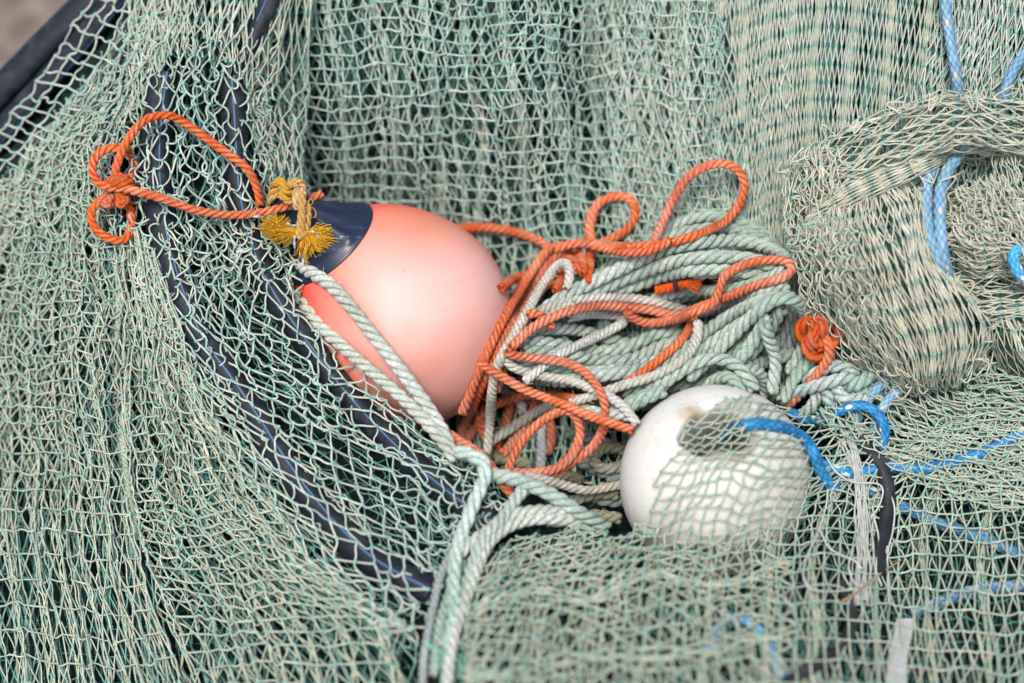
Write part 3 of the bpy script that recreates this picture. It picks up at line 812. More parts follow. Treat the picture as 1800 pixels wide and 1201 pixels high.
def laid_rope(g, P, r, cols, seed=0, pitch=4.6, fuzz=.12, fuzzlen=9., taper=True, fleck=None, worn=None, soil=None):
    """three strands twisted round each other, with the odd loose fibre"""
    rs = np.random.RandomState(seed)
    P, s = arc_resample(P, r * .36)
    P = np.stack([gsmooth(P[:, k], 1.6) for k in range(3)], 1)
    T, A, B = frames(P)
    cols = np.array(cols, float)
    wob = 1 + .085 * vnoise(s / (r * 5), s * 0 + seed, seed % 7)
    n1 = np.clip(.5 + .9 * vnoise(s / 60, s * 0 + seed * .37, seed % 5 + 2), -.3, 1.25)
    fade = np.clip(vnoise(s / 130, s * 0 + seed * .71, 11) * 1.1, -.5, 1)[:, None]
    mm, kk = [], []
    for k in range(3):
        ph = 2 * math.pi * (s / (pitch * r) + k / 3) + seed
        C = P + (A * np.cos(ph)[:, None] + B * np.sin(ph)[:, None]) * (r * .52 * wob)[:, None]
        c = cols[0] + (cols[1] - cols[0]) * np.clip(n1 + .22 * vnoise(s / 14, s * 0 + k * 3.3 + seed, 3), 0, 1)[:, None]
        if fleck is not None and k == 0:
            w = np.clip(vnoise(s / 26, s * 0 + seed * 1.7, 9) * 3 - 1.3, 0, .6)[:, None]
            c = c + (np.array(fleck) - c) * w
        c = np.maximum(c + fade * (c.mean(1, keepdims=True) - c) * .35, .004) * (1 + .12 * fade)
        c = c * (1 + .07 * rs.randn(len(s)))[:, None]
        mm.append(C)
        kk.append(c)
    mm, kk = np.array(mm), np.array(kk)
    R = np.full((3, len(s)), r * .505) * wob
    if taper:
        R = R.copy()
        R[:, 0] *= .35
        R[:, -1] *= .35
    # each strand: 9-sided, with shallow yarn grooves
    for k in range(3):
        tk, ak, bk = frames(mm[k])
        sides = 10
        th = np.arange(sides) * 2 * math.pi / sides
        V = mm[k][:, None] + R[k][:, None, None] * (ak[:, None] * np.cos(th)[:, None] + bk[:, None] * np.sin(th)[:, None])
        yarn = np.sin(th[None] * 5 + s[:, None] / (r * .55)) + .6 * np.random.RandomState(seed + k).randn(len(s), sides)
        V = mm[k][:, None] + (V - mm[k][:, None]) * (1 + .035 * yarn)[..., None]
        CC = kk[k][:, None] * (1 + .07 * yarn)[..., None]
        ow = ((V - P[:, None]) ** 2).sum(-1) ** .5 / r
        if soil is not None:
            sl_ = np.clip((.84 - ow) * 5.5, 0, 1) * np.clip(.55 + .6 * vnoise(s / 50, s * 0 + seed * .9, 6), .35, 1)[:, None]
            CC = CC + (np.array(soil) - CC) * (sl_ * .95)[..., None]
        if worn is not None:
            wn = np.clip((ow - .84) * 5, 0, 1) * np.clip(.45 + .8 * vnoise(s[:, None] / 22 + th * 0, th[None] * 1.2 + s[:, None] * .01 + seed, 4), 0, 1)
            CC = CC + (np.array(worn) - CC) * (wn * .75)[..., None]
        idx = np.arange(len(s) * sides).reshape(len(s), sides)
        nx = np.roll(idx, -1, 1)
        q = np.stack([idx[:-1], nx[:-1], nx[1:], idx[1:]], -1)
        g.add(V, np.clip(CC, .005, .85).reshape(-1, 3), quads=q)
    nf = int(len(s) * fuzz * 3)
    if nf:
        i = rs.randint(0, len(s), nf)
        th = rs.rand(nf) * 2 * math.pi
        o = A[i] * np.cos(th)[:, None] + B[i] * np.sin(th)[:, None]
        d = norm(o * rs.rand(nf, 1) * .9 + T[i] * rs.randn(nf, 1) * .7 + rs.randn(nf, 3) * .35)
        p0 = P[i] + o * r * .92
        ln = fuzzlen * (.4 + rs.rand(nf))
        cv = rs.randn(nf, 3) * .35
        t = np.linspace(0, 1, 4)
        F = p0[:, None] + d[:, None] * (ln[:, None] * t)[..., None] + cv[:, None] * (ln[:, None] * t ** 2)[..., None]
        c = cols[1] * 1.05
        g.tubes(F, .42, c, sides=3)


def braid_rope(g, P, r, cols, fleck, seed=0, N=5, every=5, plen=1.75):
    P, s = arc_resample(P, r * .17)
    P = np.stack([gsmooth(P[:, k], 3) for k in range(3)], 1)
    T, A, B = frames(P)
    sides = 36
    th = np.arange(sides) / sides
    U = th[None] * N + s[:, None] / (plen * r)
    V_ = th[None] * N - s[:, None] / (plen * r)
    fu, fv = U - np.floor(U), V_ - np.floor(V_)
    par = (np.floor(U) + np.floor(V_)).astype(int) % 2
    pil = (np.sin(math.pi * fu) * np.sin(math.pi * fv)) ** .5
    rad = r * (.82 + .2 * pil)
    a = th * 2 * math.pi
    W = P[:, None] + rad[..., None] * (A[:, None] * np.cos(a)[:, None] + B[:, None] * np.sin(a)[:, None])
    cols = np.array(cols)
    rs = np.random.RandomState(seed)
    rnd = rs.rand(64)
    cid = np.where(par == 0, np.floor(U).astype(int), np.floor(V_).astype(int) + 31)
    cell = (np.floor(U) * 7 + np.floor(V_) * 13).astype(int)
    C = cols[0] + (cols[1] - cols[0]) * rnd[cell % 64][..., None]
    fl = (par == 0) & (np.floor(U).astype(int) % every == 0) & (rnd[(np.floor(V_).astype(int) * 5 + seed) % 64] > .45)
    C = np.where(fl[..., None], np.array(fleck) * (1 + .1 * rnd[cell % 64][..., None]), C)
    C = C * (.38 + .62 * np.clip(pil * 1.5, 0, 1))[..., None]  # darker in the grooves of the weave
    idx = np.arange(len(s) * sides).reshape(len(s), sides)
    nx = np.roll(idx, -1, 1)
    q = np.stack([idx[:-1], nx[:-1], nx[1:], idx[1:]], -1)
    g.add(W, C.reshape(-1, 3), quads=q)
    for e, sgn in ((0, -1), (-1, 1)):
        c = P[e] + T[e] * sgn * r * .3
        ring = W[e]
        tri = np.stack([np.arange(sides), np.roll(np.arange(sides), -1), np.full(sides, sides)], 1)
        g.add(np.r_[ring, c[None]], cols[0] * .8, tris=tri)


ORANGE = [(.48, .085, .022), (.58, .14, .05)]
OWORN = (.68, .33, .21)
MINT = [(.29, .385, .31), (.40, .47, .385)]
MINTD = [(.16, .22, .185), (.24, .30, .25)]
PALE = [(.42, .45, .375), (.50, .52, .45)]
CREAM = [(.40, .385, .31), (.50, .48, .41)]
BROWN = [(.20, .19, .13), (.30, .29, .21)]
LILAC = (.33, .32, .36)
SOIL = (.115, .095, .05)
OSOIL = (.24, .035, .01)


def Z(ox, oy, k, pts):
    return [(ox + p[0] / k, oy + p[1] / k, *p[2:]) for p in pts]


pile = Pile(lambda x, y: hB(x, y) + 4)
coil, orange, cream, old = Geo(), Geo(), Geo(), Geo()
n_ = [0]


def mint(pts, r=12, cols=MINT, g=None, **kw):
    n_[0] += 1
    laid_rope(coil if g is None else g, pile.lay(pts, r, **kw), r, cols, seed=200 + n_[0], pitch=5.0, fleck=LILAC if n_[0] % 2 else None, soil=SOIL)


def orng(pts, r=8.7, g=None, **kw):
    n_[0] += 1
    laid_rope(orange if g is None else g, pile.lay(pts, r, **kw), r, ORANGE, seed=300 + n_[0], pitch=4.3, fuzz=.13, fuzzlen=6, worn=OWORN, soil=OSOIL)


def crm(pts, r=8.6, cols=CREAM, g=None, **kw):
    n_[0] += 1
    laid_rope(cream if g is None else g, pile.lay(pts, r, **kw), r, cols, seed=400 + n_[0], pitch=4.0, fuzz=.16, fuzzlen=7, soil=SOIL)


# underside of the coil, dim turns deep in the heap
rs = np.random.RandomState(5)
for k in range(15):
    cx, cy = 1165 + rs.randn() * 18, 575 + rs.randn() * 14
    ax, ay = 130 + rs.rand() * 90, 55 + rs.rand() * 70
    t0 = rs.rand() * 6.28
    ts = t0 + np.linspace(0, 3.6 + rs.rand() * 1.6, 9)
    th = -.28
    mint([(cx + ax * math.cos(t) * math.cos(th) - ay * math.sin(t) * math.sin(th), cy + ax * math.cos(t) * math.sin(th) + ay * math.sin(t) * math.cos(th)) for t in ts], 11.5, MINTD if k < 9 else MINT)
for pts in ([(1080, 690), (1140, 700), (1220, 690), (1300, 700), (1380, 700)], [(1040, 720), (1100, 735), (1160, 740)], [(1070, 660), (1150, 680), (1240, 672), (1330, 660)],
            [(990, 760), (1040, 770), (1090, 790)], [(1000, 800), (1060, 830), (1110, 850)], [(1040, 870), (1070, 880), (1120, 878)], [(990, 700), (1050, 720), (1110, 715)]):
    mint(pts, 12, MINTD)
for pts in (Z(780, 660, 4.29, [(950, 960), (1050, 920), (1180, 890), (1330, 900)]), Z(780, 660, 4.29, [(1080, 1050), (1200, 1060), (1350, 1080)]), Z(780, 660, 4.29, [(1120, 640), (1180, 560), (1290, 540), (1400, 580)]),
            Z(780, 660, 4.29, [(1110, 620), (1180, 700), (1290, 700), (1400, 660)]), Z(780, 660, 4.29, [(370, 640), (450, 620), (560, 650), (680, 680)]), Z(780, 660, 4.29, [(850, 780), (950, 760), (1060, 800)])):
    n_[0] += 1
    laid_rope(old, pile.lay(pts, 11), 11, BROWN, seed=500 + n_[0], pitch=4.6, fuzz=.2)
# dim orange turns at the bottom of the pit
for pts in ([(900, 700), (890, 740), (870, 790)], [(945, 690), (930, 740), (900, 780), (880, 800)], [(965, 735), (970, 770), (960, 800)]):
    orng(pts)
crm(Z(780, 660, 4.29, [(740, 360), (735, 480), (735, 600), (725, 720)]), 9, [(.42, .44, .44), (.52, .55, .54)])
crm(Z(780, 660, 4.29, [(400, 40), (440, 110), (520, 160), (580, 200), (600, 300)]), 9, CREAM)

# top bundle
mint([(1140, 436), (1172, 406), (1210, 386), (1252, 380), (1292, 386), (1332, 404), (1362, 426)], 11)
mint([(1130, 446), (1186, 414), (1240, 402), (1292, 404), (1340, 420), (1376, 442)], 11)
mint([(955, 592), (1000, 552), (1060, 522), (1120, 500), (1180, 482), (1240, 474), (1300, 476), (1352, 486)], 12)
mint([(945, 580), (1000, 536), (1060, 506), (1120, 482), (1180, 462), (1240, 452), (1310, 454), (1368, 470)], 12.5)
mint([(940, 556), (990, 522), (1045, 494), (1100, 468), (1150, 446), (1200, 432), (1260, 424), (1310, 424), (1350, 436), (1380, 452), (1394, 476)], 12.5)
mint([(1140, 540), (1160, 522), (1200, 512), (1250, 512), (1300, 506), (1345, 492), (1384, 470)], 11)
mint([(1190, 560), (1250, 545), (1300, 532), (1350, 510), (1390, 500)], 11)
# frayed orange stub
stub = Geo()
Ps = pile.lay([(1150, 512), (1172, 507), (1196, 501), (1214, 498)], 9)
laid_rope(stub, Ps, 9, [(.62, .09, .015), (.68, .13, .03)], seed=77, fuzz=.1)
fr = np.random.RandomState(3)
e0 = Ps[-1]
t = np.linspace(0, 1, 5)
d = np.c_[12 + 8 * fr.rand(160), fr.randn(160) * 5, fr.randn(160) * 4]
st = e0 + np.c_[-6 * fr.rand(160), fr.randn(160) * 3, fr.randn(160) * 3]
stub.tubes(st[:, None] + d[:, None] * t[None, :, None] + fr.randn(160, 1, 3) * 3 * (t ** 2)[None, :, None], .6, (.72, .12, .02), sides=3)
bt = spline([(1186, 494), (1188, 503), (1190, 512)], 2)
stub.tubes(np.c_[bt, np.interp(bt[:, 1], [494, 503, 512], [Ps[-1, 2] + 2, Ps[-1, 2] + 10, Ps[-1, 2] + 2])][None], 4.5, (.02, .02, .02), sides=8)

# middle turns
mint([(937, 596), (944, 582), (972, 578), (1010, 579), (1045, 588), (1085, 600), (1125, 610), (1165, 616)], 12)
mint([(1060, 620), (1110, 612), (1150, 600), (1200, 590), (1240, 572)], 12)
mint([(922, 618), (926, 604), (944, 600), (972, 605), (1010, 612), (1050, 618), (1100, 612), (1148, 590), (1200, 578)], 12)
mint([(915, 616), (965, 620), (1015, 628), (1065, 636), (1115, 630), (1160, 610), (1205, 596)], 12)
mint([(905, 630), (950, 642), (1000, 650), (1050, 655), (1100, 648), (1150, 634), (1205, 612)], 12)
mint([(930, 664), (985, 670), (1035, 664), (1085, 656), (1135, 646), (1205, 628), (1240, 606)], 12)
mint([(1145, 655), (1200, 620), (1245, 580), (1290, 552), (1340, 528), (1392, 520)], 12)
mint([(1090, 690), (1145, 672), (1200, 640), (1250, 604), (1300, 570), (1345, 548)], 12)
# tangle at the right
mint([(1408, 545), (1396, 590), (1372, 640), (1340, 680)], 12, MINTD)
mint([(1378, 538), (1352, 580), (1322, 620), (1290, 650)], 12, MINTD)
mint([(1352, 552), (1330, 590), (1302, 630), (1270, 655)], 12)
mint([(1400, 620), (1370, 628), (1330, 642), (1290, 668)], 12, MINTD)
mint([(1280, 690), (1300, 660), (1326, 650), (1342, 668), (1346, 700)], 11)
mint([(1236, 696), (1250, 672), (1276, 662), (1296, 672), (1306, 700)], 11)
mint([(1205, 668), (1250, 628), (1284, 594), (1318, 560), (1352, 532), (1380, 523), (1402, 531), (1416, 554), (1416, 590), (1404, 626), (1384, 660)], 12.5)
mint([(1343, 566), (1353, 600), (1363, 630), (1361, 662), (1356, 695)], 11.5)
mint([(1440, 620), (1412, 644), (1392, 672), (1372, 710)], 12)
mint([(1095, 712), (1128, 699), (1160, 678), (1198, 652), (1232, 634), (1266, 631), (1294, 643), (1314, 664), (1330, 690)], 12.5)
mint([(1040, 730), (1085, 722), (1130, 702), (1172, 684)], 12)
mint([(1010, 716), (1060, 728), (1110, 730)], 12)

# cream and grey ropes, orange rope
crm(Z(600, 400, 3, [(1020, 470), (1100, 422), (1200, 388), (1350, 372), (1500, 372), (1650, 392), (1800, 432), (1890, 470)]), 9)
crm([(925, 590), (950, 570), (980, 548), (1010, 530)], 9)
orng([(800, 403), (850, 400), (902, 407), (942, 421), (970, 438), (990, 450)])
orng([(1034, 500), (1036, 460), (1038, 420), (1036, 396), (1050, 360), (1080, 346), (1108, 350), (1118, 376), (1104, 402), (1074, 420), (1050, 432)], stiff=2)
pile.surf(lambda x, y: sphere_h(x, y, BC, BR))
orng([(878, 508), (905, 490), (935, 482), (960, 480)])
orng([(1026, 484), (1022, 455), (1006, 444), (980, 450), (948, 486), (914, 535), (884, 590), (862, 640), (842, 690), (822, 736), (806, 775)])
orng([(1014, 478), (1010, 462), (996, 456), (976, 468), (950, 502), (922, 546), (894, 600), (872, 650), (858, 700), (840, 740), (818, 780)])
orng([(1018, 440), (990, 432), (962, 442), (934, 478), (904, 528), (874, 584), (850, 636), (828, 690), (810, 730)])
orng([(975, 492), (955, 505), (930, 545), (905, 600), (888, 640), (870, 690)])
orng([(985, 470), (985, 492), (978, 512)])
orng([(1300, 540), (1130, 570), (1106, 552), (1090, 545)][1:], stiff=1)
orng([(860, 780), (842, 736), (862, 716), (884, 706), (917, 697), (950, 696), (985, 696), (1013, 702), (1043, 697), (1077, 687), (1107, 670), (1140, 647), (1173, 620), (1200, 596), (1214, 572), (1222, 555)], stiff=1.5)
crm([(1228, 562), (1223, 600), (1200, 632), (1152, 660), (1100, 676), (1060, 690), (1030, 700), (1000, 710)], 9)
n_[0] += 1
laid_rope(old, pile.lay(Z(600, 400, 3, [(770, 1150), (810, 1110), (900, 1055), (1000, 990), (1090, 945), (1130, 930)]), 9.5), 9.5, [(.30, .30, .23), (.42, .42, .34)], seed=511, fuzz=.25)
crm([(887, 628), (900, 644), (932, 656), (968, 664), (1002, 669), (1036, 682), (1068, 696), (1096, 716), (1122, 748)], 9)
crm([(920, 672), (950, 648), (984, 624), (1017, 607), (1050, 592), (1086, 573), (1102, 562), (1090, 556), (1072, 554), (1034, 552), (995, 560)], 8.6, [(.48, .48, .42), (.56, .56, .50)])
crm([(996, 510), (1001, 486), (999, 468), (990, 462), (975, 472), (954, 500), (930, 542), (906, 585), (886, 618), (872, 652), (865, 690), (862, 740), (856, 800)], 9, [(.46, .44, .36), (.55, .53, .45)], stiff=1.6)
orng([(926, 556), (936, 550), (954, 556), (964, 566), (974, 580)])
orng([(897, 612), (928, 582), (962, 562), (998, 547), (1048, 538), (1100, 540), (1150, 546), (1190, 556), (1228, 541), (1280, 522), (1332, 501), (1372, 490), (1392, 476), (1386, 461), (1352, 457), (1312, 464), (1278, 482), (1267, 502), (1254, 532), (1220, 550), (1180, 564), (1140, 568), (1114, 560), (1100, 546)], stiff=1.3)
orng([(888, 616), (904, 625), (950, 631), (994, 637), (1026, 654), (1047, 676), (1060, 700), (1064, 724, -20), (1062, 748, -5), (1050, 776, 0), (1028, 797, 10), (1000, 816, 20), (967, 836, 30), (946, 850, 40)], stiff=1.5)
orng([(892, 846, 10), (896, 818, 10), (906, 796, 5), (924, 768, 0), (946, 746, -5), (974, 728, -5), (998, 722, -5), (1014, 736, -5), (1020, 762, -5), (1012, 788, 0), (994, 812, 5), (965, 828, 5), (930, 832, 10), (898, 832, 15)], stiff=1.5)
orng([(838, 634), (853, 645), (884, 663, 0), (918, 683, 5), (960, 700, 8), (1000, 715, 10), (1033, 730, 8), (1074, 744, 0), (1115, 757, -20)], stiff=1.5)
crm([(920, 836, 10), (967, 846, 20), (1000, 855, 20), (1033, 862, 15), (1090, 852, 0), (1110, 846, -5)], 9, CREAM)
orng([(1100, 436), (1130, 440), (1150, 422), (1178, 362, -120), (1208, 314, -110), (1246, 291, -100), (1286, 291, -95), (1308, 318, -95), (1302, 356, -90), (1276, 388), (1238, 408), (1190, 424), (1140, 432), (1090, 434), (1055, 430), (1028, 427), (1000, 430), (972, 440)], stiff=1.6)
orng([(1180, 422), (1140, 442), (1100, 444), (1060, 436), (1036, 428)], stiff=1.5)

# orange knot at the end of its rope, in front of the beige net
oknot = Geo()


def knot(g, c, R, r, cols, seed, turns=((2, 3),), pitch=4.4, **kw):
    for (p, q) in turns:
        t = np.linspace(0, 2 * math.pi, 120)
        rr = R * (.62 + .34 * np.cos(q * t))
        a = p * t + seed
        P = np.c_[c[0] + rr * np.cos(a), c[1] + rr * np.sin(a) * 1.05, c[2] + R * .42 * np.sin(q * t)]
        laid_rope(g, P, r, cols, seed=seed, pitch=pitch, **kw)


OD = [(.48, .08, .018), (.55, .12, .03)]
knot(oknot, (1440, 592, -14), 37, 12, OD, 31, ((2, 3),), fuzz=.05, pitch=9)
knot(oknot, (1438, 586, 4), 25, 11, OD, 8, ((1, 2),), fuzz=.05, pitch=9)
laid_rope(oknot, spline([(1446, 528, -40), (1448, 550, -10), (1440, 576, 12), (1424, 596, 10), (1420, 612, -10)], 3), 9.5, OD, seed=9, pitch=9, fuzz=.05)
laid_rope(oknot, spline([(1440, 580, -10), (1456, 604, 10), (1457, 628, 2), (1440, 656, -18), (1418, 682, -36), (1398, 700, -48), (1376, 718, -60)], 3), 9.6, ORANGE, seed=10, pitch=4.3, worn=OWORN, fuzz=.05)

# pale rope tied in a heavy knot
mknot = Geo()
MK = [(.29, .41, .36), (.41, .49, .44)]
mz = lambda pts: spline(Z(1360, 500, 4.29, pts), 3)
for i, p in enumerate(([(80, 830, -60), (220, 800, -30), (340, 760, -10), (480, 720, 0), (570, 690, -4), (600, 730, -20)],
                       [(230, 720, -60), (320, 670, -30), (430, 620, -14), (530, 620, -14), (600, 660, -20), (610, 720, -30), (560, 760, -34)],
                       [(390, 800, -30), (420, 870, -12), (450, 930, -24), (480, 970, -50)],
                       [(470, 780, -20), (500, 840, 4), (560, 880, 6), (640, 870, -2), (690, 830, -20), (700, 790, -44)],
                       [(500, 800, -40), (600, 770, -8), (680, 720, -6), (760, 660, -24), (840, 620, -40)],
                       [(330, 800, -40), (310, 880, -30), (280, 940, -34), (230, 980, -50), (190, 1000, -70)],
                       [(460, 960, -60), (520, 940, -40), (600, 900, -40), (650, 940, -60)],
                       [(560, 560, -70), (630, 610, -50), (700, 620, -46), (780, 600, -60)])):
    laid_rope(mknot, mz(p), 12.5 if i != 3 else 12, MK, seed=60 + i, pitch=5, fleck=LILAC, fuzz=.12, soil=SOIL)

# ------------------------------------------------------------------ the ropes by the buoy
pairR = Geo()
for i, p in enumerate(([(524, 462, -60), (545, 478, -8), (572, 494, 16), (602, 522, 36), (642, 572, 54), (682, 622, 62), (722, 674, 68), (756, 722, 78), (780, 762, 92), (796, 800, 100)],
                       [(520, 512, -70), (540, 540, -35), (562, 572, -12), (600, 607, 18), (640, 642, 44), (682, 677, 62), (722, 714, 78), (757, 750, 92), (786, 786, 104), (800, 812, 100)])):
    laid_rope(pairR, spline(p, 3), 12.5, PALE, seed=90 + i, pitch=5, fuzz=.14, soil=SOIL)
cordR = Geo()
cp = spline([(798, 792, 112), (820, 797, 124), (842, 806, 132), (853, 822, 138), (850, 845, 146), (840, 868, 156), (826, 902, 174), (809, 945, 198), (799, 990, 222), (797, 1035, 250), (797, 1080, 282), (790, 1125, 310), (784, 1150, 316)], 4)
laid_rope(cordR, cp, 12.5, [(.37, .49, .40), (.42, .52, .44)], seed=101, pitch=7, fuzz=.04)
bunch = Geo()
for i, (p, r, c) in enumerate(([[(860, 836, 110), (885, 838, 128), (915, 846, 138), (950, 860, 142), (980, 876, 140), (1010, 896, 132), (1044, 916, 112), (1070, 930, 90)], 13, MINT],
                               [[(1050, 912, 90), (1017, 905, 116), (967, 898, 138), (917, 901, 154), (883, 914, 166), (857, 933, 180), (830, 952, 190), (806, 976, 204)], 11, PALE],
                               [[(1040, 924, 94), (1010, 916, 118), (975, 912, 136), (933, 913, 150), (893, 925, 166), (862, 950, 186), (842, 990, 214), (820, 1050, 256), (800, 1110, 304), (790, 1160, 334), (785, 1230, 360)], 12, PALE],
                               [[(930, 848, 118), (915, 866, 138), (898, 889, 152), (882, 912, 170), (862, 932, 186), (845, 955, 200), (830, 992, 218), (815, 1040, 244), (796, 1090, 276), (780, 1140, 304)], 11.5, MINT],
                               [[(800, 960, 180), (775, 1010, 220), (762, 1063, 256), (751, 1117, 292), (744, 1167, 320), (742, 1230, 350)], 8, [(.27, .31, .28), (.34, .38, .34)]],
                               [[(815, 985, 196), (795, 1030, 232), (775, 1090, 270), (766, 1140, 300), (762, 1190, 325)], 9.5, MINT])):
    laid_rope(bunch, spline(p, 3), r, c, seed=110 + i, pitch=5, fuzz=.08, soil=SOIL)
wad = Geo()
rw = np.random.RandomState(2)
for k in range(26):
    c0 = np.array([792, 1166, 318]) + rw.randn(3) * np.array([12, 14, 5])
    t = np.linspace(0, 6.28 * (.7 + .5 * rw.rand()), 22)
    a, b_ = norm(rw.randn(3)), norm(rw.randn(3))
    R_ = 10 + 12 * rw.rand()
    P = c0 + R_ * (np.cos(t)[:, None] * a + np.sin(t)[:, None] * b_) * np.array([1, 1, .6])
    wad.tubes(P[None], 3.0, np.array([.15, .33, .24]) * (1 + .2 * rw.randn()), sides=6)

# orange rope under the net edge in front
orange_low = spline([(788, 764, 60), (806, 776, 78), (832, 790, 92), (856, 812, 100), (874, 836, 102), (894, 862, 96), (910, 882, 80)], 3)
laid_rope(orange, orange_low, 9.6, ORANGE, seed=399, pitch=4.3, worn=OWORN, fuzz=.05)

# the orange loop tied to the buoy's eye
loopO = Geo()
lz = lambda pts: [(140 + p[0] / 4.29, 180 + p[1] / 4.29, p[2]) for p in pts]
p1 = [(568, 338, -34), (556, 345, -30), (536, 352, -22), (510, 361, -12), (482, 369, -6), (452, 375, -2), (420, 378, 2), (390, 377, 6), (350, 371, 16), (310, 358, 24), (276, 346, 22), (240, 337, 10)] + \
    lz([(370, 655, 2), (300, 645, -2), (220, 640, -6), (150, 615, -10), (105, 560, -14), (95, 490, -18), (120, 410, -24), (180, 360, -28), (250, 345, -30), (310, 350, -34), (370, 375, -42), (405, 430, -48), (408, 500, -46), (380, 560, -36), (340, 600, -30)])
laid_rope(loopO, spline(p1, 3), 8.2, OD, seed=120, pitch=5.5, fuzz=.03, worn=(.74, .30, .16))
p2 = lz([(268, 620, -24), (265, 560, -16), (280, 480, -10), (310, 390, -8), (350, 310, -6), (400, 230, -4), (460, 160, 2), (530, 115, 4), (600, 100, 2), (680, 98, -2)]) + [(318, 212, -8), (345, 230, -6), (380, 256, -4), (408, 276, -2), (432, 294, -4), (446, 316, -10), (454, 340, -20), (458, 362, -34)]
laid_rope(loopO, spline(p2, 3), 8.2, OD, seed=121, pitch=5.5, fuzz=.03, worn=(.74, .30, .16))
p3 = lz([(190, 720, -14), (130, 760, -14), (95, 810, -16), (85, 870, -20), (105, 930, -22), (160, 990, -22), (230, 1030, -22), (300, 1045, -22), (350, 1030, -24), (378, 980, -30), (390, 900, -36), (385, 820, -38), (360, 740, -30)])
laid_rope(loopO, spline(p3, 3), 8, OD, seed=122, pitch=5.5, fuzz=.03, worn=(.74, .30, .16))
for i, p in enumerate((lz([(215, 600, -22), (250, 585, -6), (310, 590, 2), (380, 600, -4), (395, 630, -22)]), lz([(215, 640, -22), (240, 620, -4), (300, 615, 4), (370, 625, 0), (390, 660, -22)]),
                       lz([(260, 560, -20), (300, 560, -10), (350, 575, -10), (380, 600, -22)]))):
    laid_rope(loopO, spline(p, 2), 8.5, [(.42, .09, .03), (.52, .13, .05)], seed=124 + i, pitch=5, fuzz=.06)
for x, y in ((200, 740), (320, 735)):
    knot(loopO, (140 + x / 4.29, 180 + y / 4.29, -12), 11, 7.5, [(.42, .09, .03), (.52, .13, .05)], int(x), ((2, 3),), fuzz=.25, fuzzlen=6)

# yellow rope knotted on the buoy's eye
yel = Geo()
YC = [(.44, .24, .045), (.54, .32, .075)]
YF = (.62, .32, .015)
yz = lambda pts: [(420 + p[0] / 6, 290 + p[1] / 6, p[2]) for p in pts]
for i, (p, r) in enumerate((([(325, 400, -30), (350, 350, -12), (400, 320, -6), (440, 290, -6)], 6.5), ([(330, 330, -26), (370, 280, -6), (430, 270, -2)], 6.5), ([(345, 230, -24), (380, 200, -2), (430, 200, 6), (470, 220, 2)], 6.5),
                            ([(400, 170, -14), (450, 170, 4), (475, 220, 10), (500, 280, 8), (560, 300, 0), (600, 280, -8)], 7), ([(440, 270, 0), (450, 330, 12), (520, 380, 16), (590, 390, 6), (630, 350, -4)], 7),
                            ([(520, 240, 0), (560, 190, 12), (620, 170, 16), (670, 190, 12), (680, 240, 8), (640, 290, 12), (600, 340, 16), (595, 400, 14), (620, 460, 4)], 7.5), ([(540, 230, 8), (590, 200, 14), (640, 220, 12), (600, 280, 6), (560, 330, 4)], 6.5),
                            ([(660, 280, 8), (665, 350, 18), (665, 440, 18), (665, 540, 16), (655, 640, 14), (650, 720, 12), (660, 790, 10)], 8.5), ([(690, 380, 2), (720, 450, 8), (725, 540, 8), (715, 620, 8), (695, 700, 8), (690, 760, 8)], 7.5),
                            ([(735, 830, 14), (705, 900, 16), (705, 960, 8), (715, 1060, -10)], 4.2))):
    laid_rope(yel, spline(yz(p), 2), r, YC, seed=130 + i, pitch=5.5, fuzz=.06, fuzzlen=5)
fr = np.random.RandomState(11)


def fray(g, root, tips, n, r, col, curl=4.):
    root, tips = np.array(root, float), np.array(tips, float)
    i = fr.rand(n) * (len(tips) - 1)
    k = np.minimum(i.astype(int), len(tips) - 2)
    tip = tips[k] + (tips[k + 1] - tips[k]) * (i - k)[:, None] + fr.randn(n, 3) * 4
    st = root + fr.randn(n, 3) * 3
    t = np.linspace(0, 1, 8)
    L_ = .75 + .35 * fr.rand(n, 1, 1)
    w = np.cumsum(fr.randn(n, 8, 3), 1) * curl * .35 * t[None, :, None]
    P = st[:, None] + (tip - st)[:, None] * L_ * t[None, :, None] + w
    c = np.array(col) * (1 + .18 * fr.randn(n, 1))
    g.tubes(P, r, np.repeat(np.clip(c, 0, .9)[:, None], 8, 1), sides=3)


fray(yel, yz([(640, 720, 6)])[0], yz([(300, 590, -2), (295, 640, 4), (310, 700, 6), (370, 760, 4), (480, 790, 2)]), 420, .75, YF)
fray(yel, yz([(420, 680, 6)])[0], yz([(300, 590, -2), (295, 640, 4), (310, 700, 6), (370, 560, 4), (500, 620, 2)]), 240, .7, YF, 6)
fray(yel, yz([(690, 700, 8)])[0], yz([(870, 650, -8), (930, 720, -4), (970, 800, -2), (880, 850, 2), (760, 920, 8), (640, 920, 8)]), 520, .75, YF)
fray(yel, yz([(820, 740, 2)])[0], yz([(870, 650, -8), (930, 720, -4), (980, 800, -2), (880, 850, 2)]), 200, .7, YF, 6)
for p in ([(720, 400, 8), (760, 360, 14), (780, 400, 10), (740, 440, 4)], [(740, 440, 4), (790, 460, 2), (815, 520, 2), (790, 555, 0), (765, 550, 0)]):
    yel.tubes(spline(yz(p), 2)[None], .8, (.62, .40, .10), sides=4)
